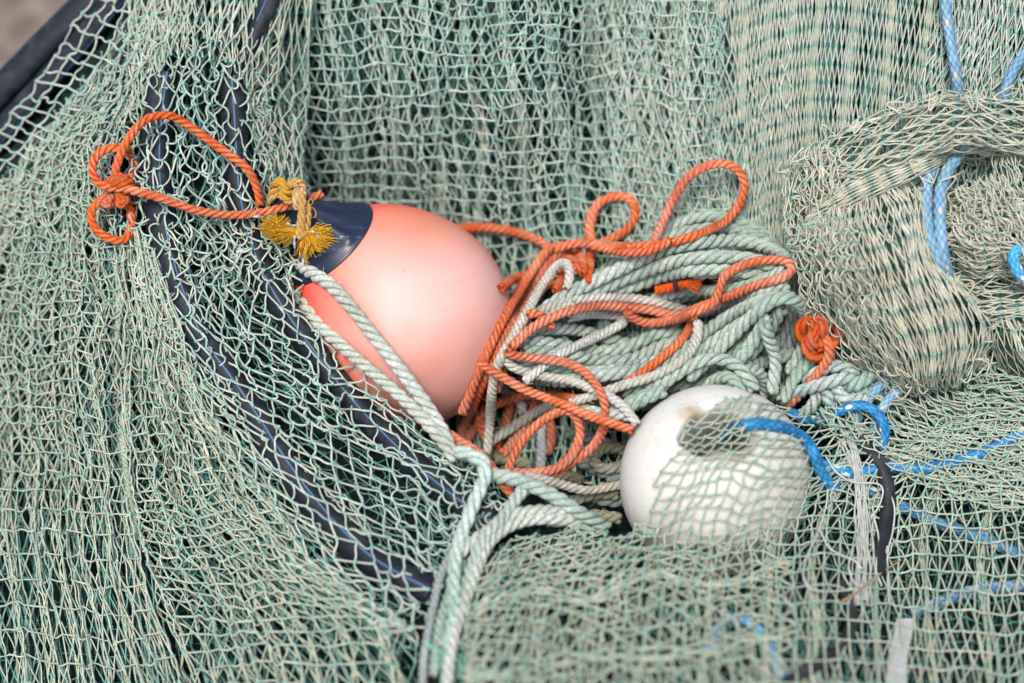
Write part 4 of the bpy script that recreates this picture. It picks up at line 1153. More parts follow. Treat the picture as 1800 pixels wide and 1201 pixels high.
# grey tape threaded through the net edge
tape = Geo()
for p in ([(275, 640, 4), (290, 690, 6), (325, 735, 4)], [(760, 690, 8), (810, 720, 8), (860, 780, 6), (895, 830, 0)], [(595, 740, 10), (585, 800, 8), (590, 880, 6)], [(640, 930, 8), (670, 980, 6), (680, 1030, 4)], [(90, 545, 0), (180, 545, 4), (250, 555, 0)], [(500, 610, 2), (560, 640, 4), (600, 640, 2)]):
    q_ = spline(yz(p), 1.5)
    cc = np.where((np.arange(len(q_)) // 4 % 2 == 0)[:, None], np.array([[.42, .46, .47]]), np.array([[.20, .25, .27]]))
    tape.tubes(q_[None], 2.3, cc[None], sides=6)

# ------------------------------------------------------------------ blue ropes
BLF = [(.13, .29, .42), (.24, .41, .52)]
BLB = [(.01, .15, .38), (.04, .26, .50)]
BLM = [(.04, .16, .30), (.10, .25, .38)]
FLK = (.50, .45, .39)
blue_h = Geo()
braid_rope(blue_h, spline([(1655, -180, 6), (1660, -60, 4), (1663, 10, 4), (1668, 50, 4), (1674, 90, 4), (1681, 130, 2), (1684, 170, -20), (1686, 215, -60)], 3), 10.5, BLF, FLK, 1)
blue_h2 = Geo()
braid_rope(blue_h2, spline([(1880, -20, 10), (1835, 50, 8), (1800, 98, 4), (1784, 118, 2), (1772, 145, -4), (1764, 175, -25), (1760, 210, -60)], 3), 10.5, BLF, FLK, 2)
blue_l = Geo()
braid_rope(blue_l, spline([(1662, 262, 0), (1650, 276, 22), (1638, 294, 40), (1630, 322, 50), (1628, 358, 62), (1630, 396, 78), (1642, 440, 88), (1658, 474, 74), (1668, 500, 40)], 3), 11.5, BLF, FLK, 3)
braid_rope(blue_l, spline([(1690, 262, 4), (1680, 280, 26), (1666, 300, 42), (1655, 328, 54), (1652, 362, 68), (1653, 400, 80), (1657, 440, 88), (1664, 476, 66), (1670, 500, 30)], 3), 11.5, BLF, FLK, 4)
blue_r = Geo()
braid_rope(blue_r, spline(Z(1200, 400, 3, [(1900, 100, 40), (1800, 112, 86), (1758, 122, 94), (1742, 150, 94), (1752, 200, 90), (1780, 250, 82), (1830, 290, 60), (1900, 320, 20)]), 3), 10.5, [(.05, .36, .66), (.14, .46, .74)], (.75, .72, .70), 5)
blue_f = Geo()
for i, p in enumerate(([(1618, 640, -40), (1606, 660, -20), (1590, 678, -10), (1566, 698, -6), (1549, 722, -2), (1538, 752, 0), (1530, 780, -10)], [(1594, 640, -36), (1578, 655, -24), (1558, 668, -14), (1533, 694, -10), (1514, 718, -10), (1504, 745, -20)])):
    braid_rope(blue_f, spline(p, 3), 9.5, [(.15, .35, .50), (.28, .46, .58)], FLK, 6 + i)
blue_c = Geo()
braid_rope(blue_c, spline([(1385, 722, -70), (1420, 738, -40), (1452, 738, -10), (1468, 728, 6), (1490, 717, 16), (1512, 713, 22), (1532, 719, 26), (1548, 735, 28), (1556, 757, 26), (1551, 780, 16), (1540, 805, -10)], 3), 9.5, BLB, (.75, .74, .72), 8, every=4)
blue_fl = Geo()
pf = [(1270, 770), (1284, 757), (1300, 750), (1330, 745), (1362, 749), (1394, 759), (1417, 775), (1430, 796), (1438, 818), (1450, 842), (1470, 862)]
hh = [FC[2] + 40, FC[2] + 100] + [float(sphere_h(x, y, FC, FR)) + 6 if sphere_h(x, y, FC, FR) > -900 else 60 for x, y in pf[2:]]
hh = np.array(hh)
hh[-4:] = [95, 70, 52, 36]
braid_rope(blue_fl, np.c_[spline(pf, 3), np.interp(np.linspace(0, 1, len(spline(pf, 3))), np.linspace(0, 1, len(pf)), hh)], 11, BLB, (.5, .6, .7), 9, every=8)
blue_s = Geo()
ps = [(1432, 812), (1470, 826), (1502, 831), (1560, 822), (1620, 825), (1680, 812), (1730, 795), (1770, 776), (1812, 754), (1880, 720)]
Q = spline(ps, 3)
braid_rope(blue_s, np.c_[Q, hC(Q[:, 0], Q[:, 1]) - 2], 11, BLB, (.45, .6, .7), 10, every=6)
blue_u = Geo()
ps = [(1500, 850), (1535, 865), (1600, 897), (1650, 920), (1700, 936), (1750, 957), (1800, 978), (1870, 1010)]
Q = spline(ps, 3)
braid_rope(blue_u, np.c_[Q, hC(Q[:, 0], Q[:, 1]) - 18], 11, BLM, FLK, 11, every=6)
blue_d = Geo()
ps = [(1240, 1150), (1270, 1095), (1310, 1090), (1350, 1130), (1370, 1180), (1400, 1230)]
Q = spline(ps, 3)
braid_rope(blue_d, np.c_[Q, hC(Q[:, 0], Q[:, 1]) - 24], 10, [(.08, .33, .60), (.25, .48, .70)], FLK, 12)
blue_e = Geo()
ps = [(1600, 1080), (1650, 1060), (1690, 1045), (1740, 1034), (1790, 1030), (1860, 1020)]
Q = spline(ps, 3)
braid_rope(blue_e, np.c_[Q, hC(Q[:, 0], Q[:, 1]) - 26], 12, [(.07, .18, .30), (.25, .38, .50)], FLK, 13)

# ------------------------------------------------------------------ pipes
def tube_solid(g, P, r, sides=24, stripe=None, col=(.007, .010, .017), wall=.16):
    P, s = arc_resample(P, r * .5)
    P = np.stack([gsmooth(P[:, k], 2) for k in range(3)], 1)
    T = norm(np.gradient(P, axis=0))
    A = norm(np.cross(T, np.array([0, 0, 1.])))
    B = np.cross(A, T)
    if (B[:, 2].mean()) < 0:
        B = -B
    a = np.arange(sides) * 2 * math.pi / sides
    W = P[:, None] + r * (A[:, None] * np.cos(a)[:, None] + B[:, None] * np.sin(a)[:, None])
    C = np.tile(np.array(col), (len(P), sides, 1)).astype(float)
    idx = np.arange(len(P) * sides).reshape(len(P), sides)
    nx = np.roll(idx, -1, 1)
    g.add(W, C.reshape(-1, 3), quads=np.stack([idx[:-1], nx[:-1], nx[1:], idx[1:]], -1))
    for e in (0, -1):
        g.add(np.r_[W[e], P[e][None]], col, tris=np.stack([np.arange(sides), np.roll(np.arange(sides), -1), np.full(sides, sides)], 1))
    if stripe is not None:      # the coextruded blue line, two hairs proud of the wall
        for sa in stripe:
            da = .045
            aa = np.linspace(sa - da, sa + da, 4)
            W2 = P[:, None] + (r + .35) * (A[:, None] * np.cos(aa)[:, None] + B[:, None] * np.sin(aa)[:, None])
            i2 = np.arange(len(P) * 4).reshape(len(P), 4)
            g.add(W2, (.055, .145, .31), quads=np.stack([i2[:-1, :-1], i2[:-1, 1:], i2[1:, 1:], i2[1:, :-1]], -1))


PIPES = []


def pipe(pts, label, r=21, stripe=(1.45,), off=-4, hf=hL):
    g = Geo()
    Q = spline([p[:2] for p in pts], 6)
    if len(pts[0]) == 3:
        h = spline(pts, 6)[:, 2]
    else:
        h = gsmooth(hf(Q[:, 0], Q[:, 1]), 6) - r + off
    tube_solid(g, np.c_[Q, h], r, stripe=stripe)
    PIPES.append((g, label))


pipe(PIPE_B, 'black plastic pipe with thin blue stripe down the net ridge under the orange loop', 28, (1.35,), -4)
pipe(PIPE_C, 'black blue-striped pipe under the open net between the net ridge and the pink buoy', 24, (1.5,), -5)
pipe([(262, -60)] + PIPE_A, 'black blue-striped pipe behind the orange knot at upper left', 19, (1.4,), -6)
pipe([(505, -80, -140), (482, -20, -116), (461, 30, -104), (438, 82, -106), (420, 140, -122), (408, 200, -136)], 'black pipe with a clamp band at the top edge, between draped and hanging net', 18, (1.9,))
pipe([(-140, 300, -400), (-60, 222, -370), (0, 160, -345), (80, 78, -320), (150, 8, -300), (230, -80, -290), (300, -170, -290)], 'thick bare black pipe bordering the brown ground at the top corner', 27, None)
pipe([(-140, 372, -370), (-50, 288, -340), (20, 212, -315), (95, 130, -290), (160, 54, -275), (240, -50, -268)], 'black pipe under net just inside the bare border pipe', 22, (2.2,))
pipe([(110, 690, -150), (150, 740, -140), (190, 800, -128), (240, 880, -112)], 'short length of black blue-striped pipe showing through the dense net at left', 20, (1.7,))
band = Geo()
bp_ = spline([(459, 34, -104.0), (449, 57, -104.3)], 3)
tube_solid(band, np.c_[bp_[:, :2], bp_[:, 2]], 20.5, col=(.008, .008, .01))
hose = Geo()
ps = spline([(1505, 765), (1522, 782), (1540, 804), (1556, 830), (1563, 862), (1562, 896), (1554, 934), (1547, 975), (1546, 1020)], 4)
tube_solid(hose, np.c_[ps, hC(ps[:, 0], ps[:, 1]) - 2], 15, col=(.012, .014, .016))
hose2 = Geo()
ps = spline([(1470, 1020), (1492, 1058), (1497, 1100), (1478, 1140), (1434, 1170), (1386, 1198), (1330, 1230)], 4)
tube_solid(hose2, np.c_[ps, hC(ps[:, 0], ps[:, 1]) - 10], 12, col=(.018, .02, .022))

# white twine and tape
twn = Geo()
rt_ = np.random.RandomState(4)
for k in range(15):
    o = rt_.randn(2) * np.array([4, 5])
    base = [(1492, 775), (1505, 812), (1512, 850), (1514, 905), (1519, 955), (1519, 1005), (1514, 1060)]
    sp_ = 1 + .9 * np.array([1.2, .5, .5, .8, 1.2, 1.6, 1.8])
    pts = [(x + o[0] * f + rt_.randn() * 3.5, y + o[1]) for (x, y), f in zip(base, sp_)]
    Q = spline(pts, 5)
    twn.tubes(np.c_[Q, hC(Q[:, 0], Q[:, 1]) + 4 + rt_.rand() * 7][None], 1.5, np.array([.44, .45, .40]) * (.8 + .2 * rt_.rand()), sides=5)
for pts in ([(1450, 800), (1470, 830), (1500, 848), (1540, 850), (1552, 862), (1545, 890), (1530, 910)], [(1455, 860), (1452, 890), (1438, 935), (1420, 975), (1412, 1010), (1425, 1035), (1460, 1040), (1500, 1036)], [(1560, 860), (1572, 890), (1570, 930), (1560, 980), (1562, 1060)],
            [(1440, 930), (1460, 965), (1500, 985), (1515, 1000)], [(1535, 905), (1545, 950), (1540, 1000), (1550, 1030)], [(1500, 960), (1492, 1000), (1510, 1030), (1545, 1010), (1560, 960)]):
    Q = spline(pts, 5)
    twn.tubes(np.c_[Q, hC(Q[:, 0], Q[:, 1]) + 12][None], 1.8, (.46, .47, .43), sides=5)
strap = Geo()
Q = spline([(1592, 1088), (1586, 1120), (1578, 1160), (1574, 1210), (1572, 1260)], 5)
hq = hC(Q[:, 0], Q[:, 1]) + 1 + 3 * np.sin(Q[:, 1] / 23)
for k in range(-7, 8):
    strap.tubes(np.c_[Q[:, 0] + k * 2.2 + .8 * np.sin(Q[:, 1] / 17 + k), Q[:, 1], hq + 2 * np.cos(k / 7 * 1.4) + .7 * np.sin(k * 2.1)][None], 1.7, np.array([.42, .43, .40]) * (1 + .06 * math.sin(k * 3.7)), sides=5)
twig = Geo()
Q = spline([(1478, 1058), (1500, 1046), (1530, 1022), (1560, 1000), (1585, 984)], 4)
twig.tubes(np.c_[Q, hC(Q[:, 0], Q[:, 1]) + 16][None], np.interp(np.arange(len(Q)), [0, len(Q) * .35, len(Q)], [2.4, 2.0, .9])[None], (.34, .22, .11), sides=6)

# ------------------------------------------------------------------ buoy and float
def lathe(g, c, axis, prof, R, seg=96, col=(.5, .5, .5), rimwob=None):
    ax = norm(np.array(axis, float)[None])[0]
    a = np.cross(ax, [0.3, 1, .2])
    a /= np.linalg.norm(a)
    b_ = np.cross(ax, a)
    th = np.arange(seg) * 2 * math.pi / seg
    prof = np.array(prof, float)
    rr = np.repeat(prof[:, 1:2], seg, 1)
    tt = np.repeat(prof[:, 0:1], seg, 1)
    if rimwob is not None:
        rr, tt = rimwob(rr, tt, th[None])
    V = np.array(c) + R * (tt[..., None] * ax + rr[..., None] * (a * np.cos(th)[:, None] + b_ * np.sin(th)[:, None]))
    idx = np.arange(len(prof) * seg).reshape(len(prof), seg)
    nx = np.roll(idx, -1, 1)
    q = np.stack([idx[:-1], nx[:-1], nx[1:], idx[1:]], -1)
    # weathering coordinates ride in the colour: r = along the axis, g = side faced to the weather
    g.add(V, col, quads=q)
    return ax


def smooth_prof(pts, n=90):
    P = np.array(pts, float)
    W = cr_weights(np.linspace(0, 1, n), len(P))
    Q = W @ P
    Q[:, 1] = np.maximum(Q[:, 1], 1e-3)
    return Q


BAX = (-.62, -.645, .36)
buoy_g, cap_g = Geo(), Geo()
prof = [(-1.0, 0.001), (-.99, .14), (-.955, .3), (-.86, .51), (-.71, .705), (-.5, .866), (-.26, .966), (0, 1.0), (.24, .972), (.46, .9), (.66, .80), (.82, .69), (.95, .57), (1.03, .485), (1.06, .45), (1.08, .41), (1.1, .3)]
lathe(buoy_g, BC, BAX, smooth_prof(prof, 120), BR, 128)
cprof = [(1.01, .40), (1.02, .49), (1.033, .508), (1.05, .50), (1.12, .445), (1.22, .37), (1.34, .29), (1.44, .225), (1.52, .19), (1.60, .185), (1.68, .18), (1.73, .14), (1.745, .06), (1.75, .001)]


def capwob(rr, tt, th):
    k = np.clip((tt - 1.12) / .3, 0, 1)
    ribs = .035 * np.exp(-((np.mod(th * 6 / (2 * math.pi), 1) - .5) / .13) ** 2) * np.clip((tt - 1.06) / .05, 0, 1) * np.clip((1.5 - tt) / .2, 0, 1)
    return rr * (1 - .42 * k * np.sin(th) ** 2) + ribs, tt


lathe(cap_g, BC, BAX, smooth_prof(cprof, 60), BR, 96, rimwob=capwob)
FAX = (-.02, -.55, .835)
float_g = Geo()
fp = []
for t in np.linspace(-.9, .88, 40):
    fp.append((t, math.sqrt(1 - t * t)))
fp = fp[:-1] + [(.888, .43), (.905, .39), (.908, .355), (.902, .325), (.88, .302), (.83, .29), (.76, .285), (.6, .28), (.2, .28), (-.5, .28), (-.88, .28), (-.92, .33), (-.9, .43)]


def rimw(rr, tt, th):
    w = np.clip((.55 - rr) / .25, 0, 1) * np.clip((tt - .3) / .3, 0, 1)
    wob = .05 * np.sin(2 * th + .8) + .035 * np.sin(3 * th + 2.0) + .012 * np.sin(7 * th)
    return rr + w * wob, tt - w * .05 * (np.sin(2 * th + 2.6) + .5 * np.sin(5 * th))


lathe(float_g, FC, FAX, np.array(fp), FR, 128, rimwob=rimw)

# materials of the two
m, nt, b = new_mat('buoy_vinyl')
geo = nd(nt, 'ShaderNodeNewGeometry')
tc = nd(nt, 'ShaderNodeTexCoord')
# sun-bleached cheek: the vinyl has faded on the side that lay to the weather
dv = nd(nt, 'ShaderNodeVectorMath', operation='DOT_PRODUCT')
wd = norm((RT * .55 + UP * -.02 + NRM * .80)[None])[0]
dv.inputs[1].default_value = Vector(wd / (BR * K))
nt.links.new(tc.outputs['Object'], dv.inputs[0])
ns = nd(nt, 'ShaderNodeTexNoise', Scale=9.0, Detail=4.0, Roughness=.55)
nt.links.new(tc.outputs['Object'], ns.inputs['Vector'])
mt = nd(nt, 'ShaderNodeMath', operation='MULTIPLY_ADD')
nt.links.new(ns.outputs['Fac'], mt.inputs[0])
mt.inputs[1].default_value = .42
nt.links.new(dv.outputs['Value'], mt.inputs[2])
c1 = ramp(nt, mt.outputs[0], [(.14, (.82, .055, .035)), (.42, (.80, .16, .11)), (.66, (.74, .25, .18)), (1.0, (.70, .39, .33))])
n3 = nd(nt, 'ShaderNodeTexNoise', Scale=5.0, Detail=3.0)
nt.links.new(tc.outputs['Object'], n3.inputs['Vector'])
c1 = mixc(nt, c1, (.60, .19, .10), ramp(nt, n3.outputs['Fac'], [(.54, (0, 0, 0)), (.7, (.6, .6, .6))]))
dsp = nd(nt, 'ShaderNodeVectorMath', operation='DISTANCE')
dsp.inputs[1].default_value = Vector((RT * .19 + UP * .80 + NRM * .55) * BR * K)
nt.links.new(tc.outputs['Object'], dsp.inputs[0])
dn = nd(nt, 'ShaderNodeMath', operation='MULTIPLY_ADD')
nt.links.new(n3.outputs['Fac'], dn.inputs[0])
dn.inputs[1].default_value = .09
nt.links.new(dsp.outputs['Value'], dn.inputs[2])
c1 = mixc(nt, c1, (.66, .20, .085), ramp(nt, dn.outputs[0], [(.05, (.65, .65, .65)), (.105, (0, 0, 0))]))
vo = nd(nt, 'ShaderNodeTexVoronoi', Scale=38.0)
nt.links.new(tc.outputs['Object'], vo.inputs['Vector'])
n4 = nd(nt, 'ShaderNodeTexNoise', Scale=30.0, Detail=2.0)
nt.links.new(tc.outputs['Object'], n4.inputs['Vector'])
spk = nd(nt, 'ShaderNodeMath', operation='MULTIPLY')
nt.links.new(ramp(nt, vo.outputs['Distance'], [(.03, (1, 1, 1)), (.075, (0, 0, 0))]), spk.inputs[0])
nt.links.new(ramp(nt, n4.outputs['Fac'], [(.5, (0, 0, 0)), (.62, (.8, .8, .8))]), spk.inputs[1])
c1 = mixc(nt, c1, (.20, .10, .07), spk.outputs[0])
mp2 = nd(nt, 'ShaderNodeMapping')
mp2.inputs['Rotation'].default_value = (.4, .9, .3)
mp2.inputs['Scale'].default_value = (1.0, 14.0, 14.0)
nt.links.new(tc.outputs['Object'], mp2.inputs['Vector'])
n5 = nd(nt, 'ShaderNodeTexNoise', Scale=22.0, Detail=2.0)
nt.links.new(mp2.outputs['Vector'], n5.inputs['Vector'])
n6 = nd(nt, 'ShaderNodeTexNoise', Scale=260.0, Detail=3.0)
nt.links.new(tc.outputs['Object'], n6.inputs['Vector'])
c1 = mixc(nt, c1, (.30, .13, .09), ramp(nt, n5.outputs['Fac'], [(.715, (0, 0, 0)), (.735, (.35, .35, .35))]))
c1 = mixc(nt, c1, (.25, .13, .09), ramp(nt, n6.outputs['Fac'], [(.715, (0, 0, 0)), (.75, (.55, .55, .55))]))
n7 = nd(nt, 'ShaderNodeTexNoise', Scale=16.0, Detail=6.0, Roughness=.7)
nt.links.new(tc.outputs['Object'], n7.inputs['Vector'])
c1 = mixc(nt, c1, (.62, .50, .45), ramp(nt, n7.outputs['Fac'], [(.55, (0, 0, 0)), (.75, (.12, .12, .12))]))
nt.links.new(c1, b.inputs['Base Color'])
b.inputs['Roughness'].default_value = .55
b.inputs['Subsurface Weight'].default_value = .25
b.inputs['Subsurface Radius'].default_value = (.02, .006, .004)
b.inputs['Subsurface Scale'].default_value = .6
bn = nd(nt, 'ShaderNodeTexNoise', Scale=700.0, Detail=2.0)
nt.links.new(tc.outputs['Object'], bn.inputs['Vector'])
bp = nd(nt, 'ShaderNodeBump', Strength=.08, Distance=.0005)
nt.links.new(bn.outputs['Fac'], bp.inputs['Height'])
nt.links.new(bp.outputs['Normal'], b.inputs['Normal'])
M_BUOY = m

m, nt, b = new_mat('navy_cap')
tc = nd(nt, 'ShaderNodeTexCoord')
ns = nd(nt, 'ShaderNodeTexNoise', Scale=26.0, Detail=6.0, Roughness=.7)
mp = nd(nt, 'ShaderNodeMapping')
mp.inputs['Scale'].default_value = (1, 3.5, 1)
nt.links.new(tc.outputs['Object'], mp.inputs['Vector'])
nt.links.new(mp.outputs['Vector'], ns.inputs['Vector'])
nt.links.new(ramp(nt, ns.outputs['Fac'], [(.35, (.005, .010, .026)), (.54, (.012, .019, .042)), (.63, (.028, .038, .066)), (.70, (.30, .32, .36))]), b.inputs['Base Color'])
b.inputs['Roughness'].default_value = .36
M_CAP = m

m, nt, b = new_mat('float_foam')
tc = nd(nt, 'ShaderNodeTexCoord')
ns = nd(nt, 'ShaderNodeTexNoise', Scale=14.0, Detail=6.0, Roughness=.6)
nt.links.new(tc.outputs['Object'], ns.inputs['Vector'])
n2 = nd(nt, 'ShaderNodeTexNoise', Scale=130.0, Detail=5.0, Roughness=.65)
nt.links.new(tc.outputs['Object'], n2.inputs['Vector'])
c = ramp(nt, ns.outputs['Fac'], [(.3, (.66, .64, .57)), (.55, (.63, .60, .53)), (.68, (.46, .42, .33)), (.8, (.36, .31, .22))])
c = mixc(nt, c, (.22, .19, .14), ramp(nt, n2.outputs['Fac'], [(.58, (0, 0, 0)), (.70, (.5, .5, .5))]))
# grime in the bore: distance from the float's axis
axw = norm((RT * FAX[0] + UP * -FAX[1] + NRM * FAX[2])[None])[0]
cr_ = nd(nt, 'ShaderNodeVectorMath', operation='CROSS_PRODUCT')
cr_.inputs[1].default_value = Vector(axw)
nt.links.new(tc.outputs['Object'], cr_.inputs[0])
ln = nd(nt, 'ShaderNodeVectorMath', operation='LENGTH')
nt.links.new(cr_.outputs[0], ln.inputs[0])
ad = nd(nt, 'ShaderNodeMath', operation='MULTIPLY_ADD')
nt.links.new(ns.outputs['Fac'], ad.inputs[0])
ad.inputs[1].default_value = .022
nt.links.new(ln.outputs['Value'], ad.inputs[2])
c = mixc(nt, c, (.24, .20, .14), ramp(nt, ad.outputs[0], [(.0375, (.9, .9, .9)), (.0405, (0, 0, 0))]))
nt.links.new(c, b.inputs['Base Color'])
dsp = nd(nt, 'ShaderNodeVectorMath', operation='DISTANCE')
dsp.inputs[1].default_value = Vector((RT * -.31 + UP * .68 + NRM * .68) * FR * K)
nt.links.new(tc.outputs['Object'], dsp.inputs[0])
dn = nd(nt, 'ShaderNodeMath', operation='MULTIPLY_ADD')
nt.links.new(n2.outputs['Fac'], dn.inputs[0])
dn.inputs[1].default_value = .02
nt.links.new(dsp.outputs['Value'], dn.inputs[2])
c = mixc(nt, c, (.33, .21, .09), ramp(nt, dn.outputs[0], [(.016, (.8, .8, .8)), (.028, (0, 0, 0))]))
nt.links.new(c, b.inputs['Base Color'])
b.inputs['Roughness'].default_value = .75
b.inputs['Subsurface Weight'].default_value = .1
b.inputs['Subsurface Radius'].default_value = (.01, .009, .007)
bn = nd(nt, 'ShaderNodeTexVoronoi', Scale=330.0)
nt.links.new(tc.outputs['Object'], bn.inputs['Vector'])
bp = nd(nt, 'ShaderNodeBump', Strength=.18, Distance=.0008)
nt.links.new(bn.outputs['Distance'], bp.inputs['Height'])
nt.links.new(bp.outputs['Normal'], b.inputs['Normal'])
M_FLOAT = m

# ------------------------------------------------------------------ link everything
NETS = 'fishing nets of the heap'


def net(name, p, label, body, fill=None, extra=None):
    o = empty(name, p, label, 'fishing net', NETS)
    body.link('netting', M_TWINE, o)
    if fill is not None:
        fill.link('gap_shade_sheet', M_GAP_SHADE, o)  # added dark backing sheet, gap shade in its colour
    if extra is not None:
        extra.link('edge_cord', M_ROPE, o)
    return o


ec = Geo()
laid_rope(ec, selv, 5.6, [(.30, .36, .26), (.38, .42, .32)], seed=140, pitch=5, fuzz=.1)
net('fishing_net', (1000, 300, -300), 'pale green net hanging in vertical folds behind the pink buoy and the coiled rope', back, sheetB)
net('fishing_net', (200, 800, -150), 'sage green net draped over the black striped pipes left of the pink buoy', left_net, sheetL, ec)
net('fishing_net', (1200, 1150, 150), 'blurred sage net mounded in front and pulled over the white float', front_net, sheetC)
net('fishing_net', (1600, 450, -60), 'beige net gathered in thick bundles at the right under the faded blue ropes', beige)
net('fishing_net', (1700, 780, -30), 'dull grey-green net slumped below the beige bundle beside the bright blue rope loop', side_net)

o = tag(buoy_g.link('buoy', M_BUOY, empty('buoy', BC, 'round faded pink buoy with a navy neck cap lying against the black pipes', 'buoy')))
bu = o.parent
o.name = 'shell'
cap_g.link('neck_cap', M_CAP, bu)
fe = empty('net_float', FC, 'round white net float with a hole and blue rope through it, half under netting', 'float')
float_g.link('shell', M_FLOAT, fe)


def thing(g, name, mat, label, cat, group=None):
    return tag(g.link(name, mat), label, cat, group)


thing(coil, 'coiled_rope', M_ROPE, 'thick pale mint rope heaped in many turns between the pink buoy and beige net', 'rope')
thing(orange, 'orange_rope', M_ROPE, 'long worn orange rope looping over the mint coil beside the pink buoy', 'rope')
thing(cream, 'cream_rope', M_ROPE, 'thinner cream rope bent in hairpins among the orange rope on the coil', 'rope')
thing(old, 'old_rope', M_ROPE, 'dirty brown old rope deep in the gap left of the white float', 'rope')
thing(stub, 'frayed_rope', M_ROPE, 'short bright orange rope end with frayed tip and black whipping, amid mint rope', 'rope')
thing(oknot, 'knotted_rope', M_ROPE, 'orange rope with a fist-sized knot tucked under the beige net edge', 'rope')
thing(mknot, 'knotted_rope', M_ROPE, 'pale mint rope tied in a heavy knot above the bright blue loop', 'rope')
thing(pairR, 'pale_rope', M_ROPE, 'doubled whitish rope running diagonally across the lower left of the pink buoy', 'rope')
thing(cordR, 'smooth_cord', M_ROPE, 'smooth pale green cord bending down over the corner of the draped net', 'cord')
thing(bunch, 'rope_bunch', M_ROPE, 'blurred bunch of pale green ropes in front of the coil, left of the float', 'rope')
thing(wad, 'twine_tangle', M_TWINE, 'small fuzzy bright green tangle of twine below the gathered pale ropes', 'twine')
thing(loopO, 'orange_rope', M_ROPE, 'orange braided rope looped and knotted over the black pipes left of the yellow knot', 'rope')
thing(yel, 'yellow_rope', M_ROPE, 'yellow rope knotted round the buoy neck with two frayed brushy ends', 'rope')
thing(tape, 'edging_tape', M_TWINE, 'grey checked tape threaded through the net edge beneath the yellow frayed rope', 'tape')
BG = 'blue braided ropes'
for g, lab in ((blue_h, 'faded blue braided rope hanging straight down behind the beige bundle'), (blue_h2, 'faded blue braided rope slanting in from the right edge above the beige bundle'),
               (blue_l, 'doubled faded blue braided rope with cream flecks strapped across the beige bundle'), (blue_r, 'bright blue bight at the right edge on the beige bundle'),
               (blue_f, 'pair of dull blue ropes running under the beige net edge beside the mint knot'), (blue_c, 'bright blue rope arch with white flecks right of the mint knot'),
               (blue_fl, 'bright blue rope coming out of the hole in the white float'), (blue_s, 'bright blue rope under netting running right from the black hose'),
               (blue_u, 'dull blue rope under netting slanting down to the right edge'), (blue_d, 'blurred light blue rope buried under the front net mound'), (blue_e, 'blurred grey-blue rope under the front net, below the dull blue rope')):
    thing(g, 'blue_rope', M_BRAID, lab, 'rope', BG)
for g, lab in PIPES:
    o = thing(g, 'plastic_pipe', M_PIPE, lab, 'pipe', 'black plastic pipes')
    if 'clamp' in lab:
        band.link('clamp_band', M_PIPE, o)
thing(hose, 'black_hose', M_PIPE, 'black rubber hose under netting beside the white twine', 'hose', 'black hoses')
thing(hose2, 'black_hose', M_PIPE, 'blurred curved black hose under the front net below the brown twig', 'hose', 'black hoses')
thing(twn, 'twine_hank', M_TWINE, 'hank of thin white twine hanging right of the white float', 'twine')
thing(strap, 'white_strap', M_TWINE, 'flat blurred white strap at the bottom below the white twine', 'strap')
thing(twig, 'dry_twig', M_TWINE, 'thin dry brown twig lying across the white twine', 'twig')

# ground
m, nt, b = new_mat('gravel_ground')
tc = nd(nt, 'ShaderNodeTexCoord')
ns = nd(nt, 'ShaderNodeTexNoise', Scale=22.0, Detail=8.0, Roughness=.7)
nt.links.new(tc.outputs['Object'], ns.inputs['Vector'])
vo = nd(nt, 'ShaderNodeTexVoronoi', Scale=40.0)
nt.links.new(tc.outputs['Object'], vo.inputs['Vector'])
c = ramp(nt, ns.outputs['Fac'], [(.3, (.07, .052, .036)), (.5, (.16, .122, .088)), (.7, (.28, .23, .18))])
nt.links.new(c, b.inputs['Base Color'])
b.inputs['Roughness'].default_value = .95
bp = nd(nt, 'ShaderNodeBump', Strength=.8, Distance=.006)
nt.links.new(vo.outputs['Distance'], bp.inputs['Height'])
nt.links.new(bp.outputs['Normal'], b.inputs['Normal'])
gg = Geo()
xs = np.linspace(-30, 30, 61)
X, Y = np.meshgrid(xs, xs)
idx = np.arange(X.size).reshape(X.shape)
gg.add(np.stack([X, Y, X * 0], -1), (.2, .18, .15), quads=np.stack([idx[:-1, :-1], idx[:-1, 1:], idx[1:, 1:], idx[1:, :-1]], -1))
tag(gg.link('ground', m, world=True), 'brown gravel ground behind the net heap', None, None, 'structure')
pb = Geo()
rp = np.random.RandomState(6)
pp = np.c_[rp.uniform(-2.2, .2, 1500), rp.uniform(.1, 2.6, 1500), np.full(1500, .002)]
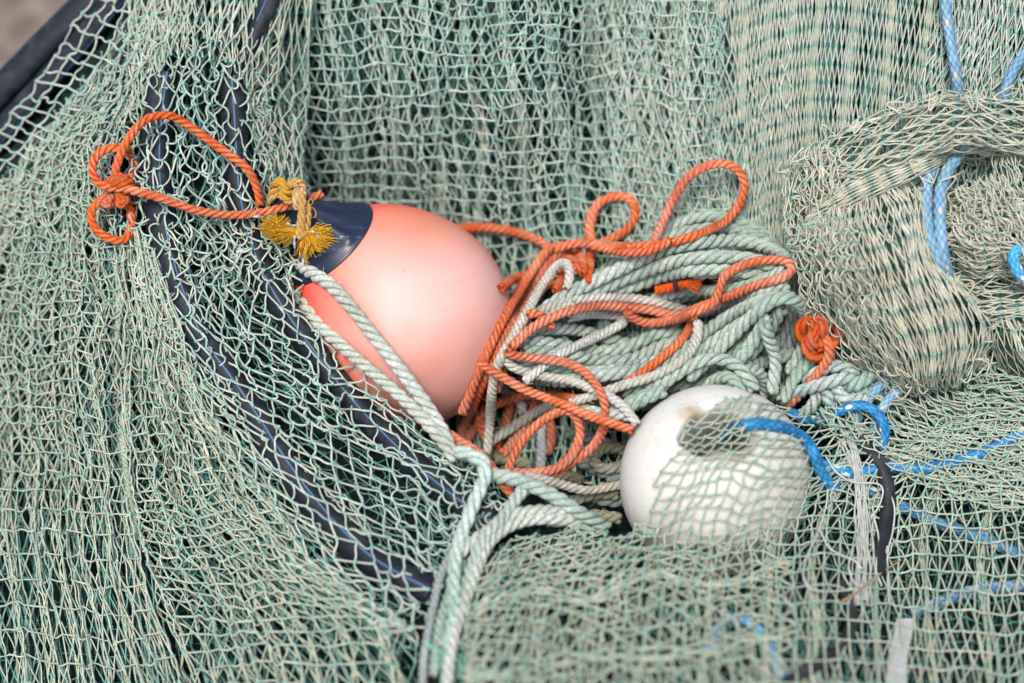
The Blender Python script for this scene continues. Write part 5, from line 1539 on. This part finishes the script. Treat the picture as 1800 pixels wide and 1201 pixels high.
pb.blobs(pp, .003 + .009 * rp.rand(1500) ** 2, np.array([.26, .22, .19]) * (.6 + .8 * rp.rand(1500, 1)), norm(np.c_[rp.randn(1500, 2), .2 * rp.randn(1500)]), 1.3)
tag(pb.link('gravel', M_TWINE, world=True), 'loose brown gravel stones on the ground beyond the border pipe', None, None, 'stuff')

# ------------------------------------------------------------------ light, sky, camera
sc = bpy.context.scene
wd_ = bpy.data.worlds.new('World')
sc.world = wd_
wd_.use_nodes = True
nt = wd_.node_tree
sky = nt.nodes.new('ShaderNodeTexSky')
sky.sky_type = 'NISHITA'
sky.sun_disc = False
EL, AZ = math.radians(62), math.radians(200)
sky.sun_elevation = EL
sky.sun_rotation = AZ
sky.dust_density = 3.0
sky.air_density = 1.0
bg = nt.nodes['Background']
bg.inputs["Strength"].default_value = .095
nt.links.new(sky.outputs[0], bg.inputs['Color'])
sl = bpy.data.lights.new('sun', 'SUN')
sl.energy = 1.5
sl.angle = math.radians(20)
sl.color = (1, .98, .95)
so = bpy.data.objects.new('sun', sl)
COL.objects.link(so)
dirv = Vector((math.sin(AZ) * math.cos(EL), math.cos(AZ) * math.cos(EL), math.sin(EL)))
so.rotation_euler = dirv.to_track_quat('Z', 'Y').to_euler()
so.location = dirv * 5

cam = bpy.data.cameras.new('camera')
cam.lens = 50
cam.sensor_width = 36
cam.clip_start = .05
cam.clip_end = 200
cam.dof.use_dof = True
cam.dof.focus_distance = (S + 0) * K
cam.dof.aperture_fstop = 1.5
co = bpy.data.objects.new('camera', cam)
COL.objects.link(co)
R3 = np.stack([RT, UP, NRM], 1)
M4 = Matrix.Identity(4)
for i in range(3):
    for j in range(3):
        M4[i][j] = R3[i, j]
loc = TARGET + NRM * S * K
for i in range(3):
    M4[i][3] = loc[i]
co.matrix_world = M4
sc.camera = co
sc.view_settings.view_transform = 'Standard'
sc.view_settings.look = 'None'
sc.view_settings.gamma = 1
sc.view_settings.exposure = 1.12
sc.render.engine = 'CYCLES'
sc.cycles.max_bounces = 8
sc.cycles.use_denoising = True
sc.cycles.diffuse_bounces = 3
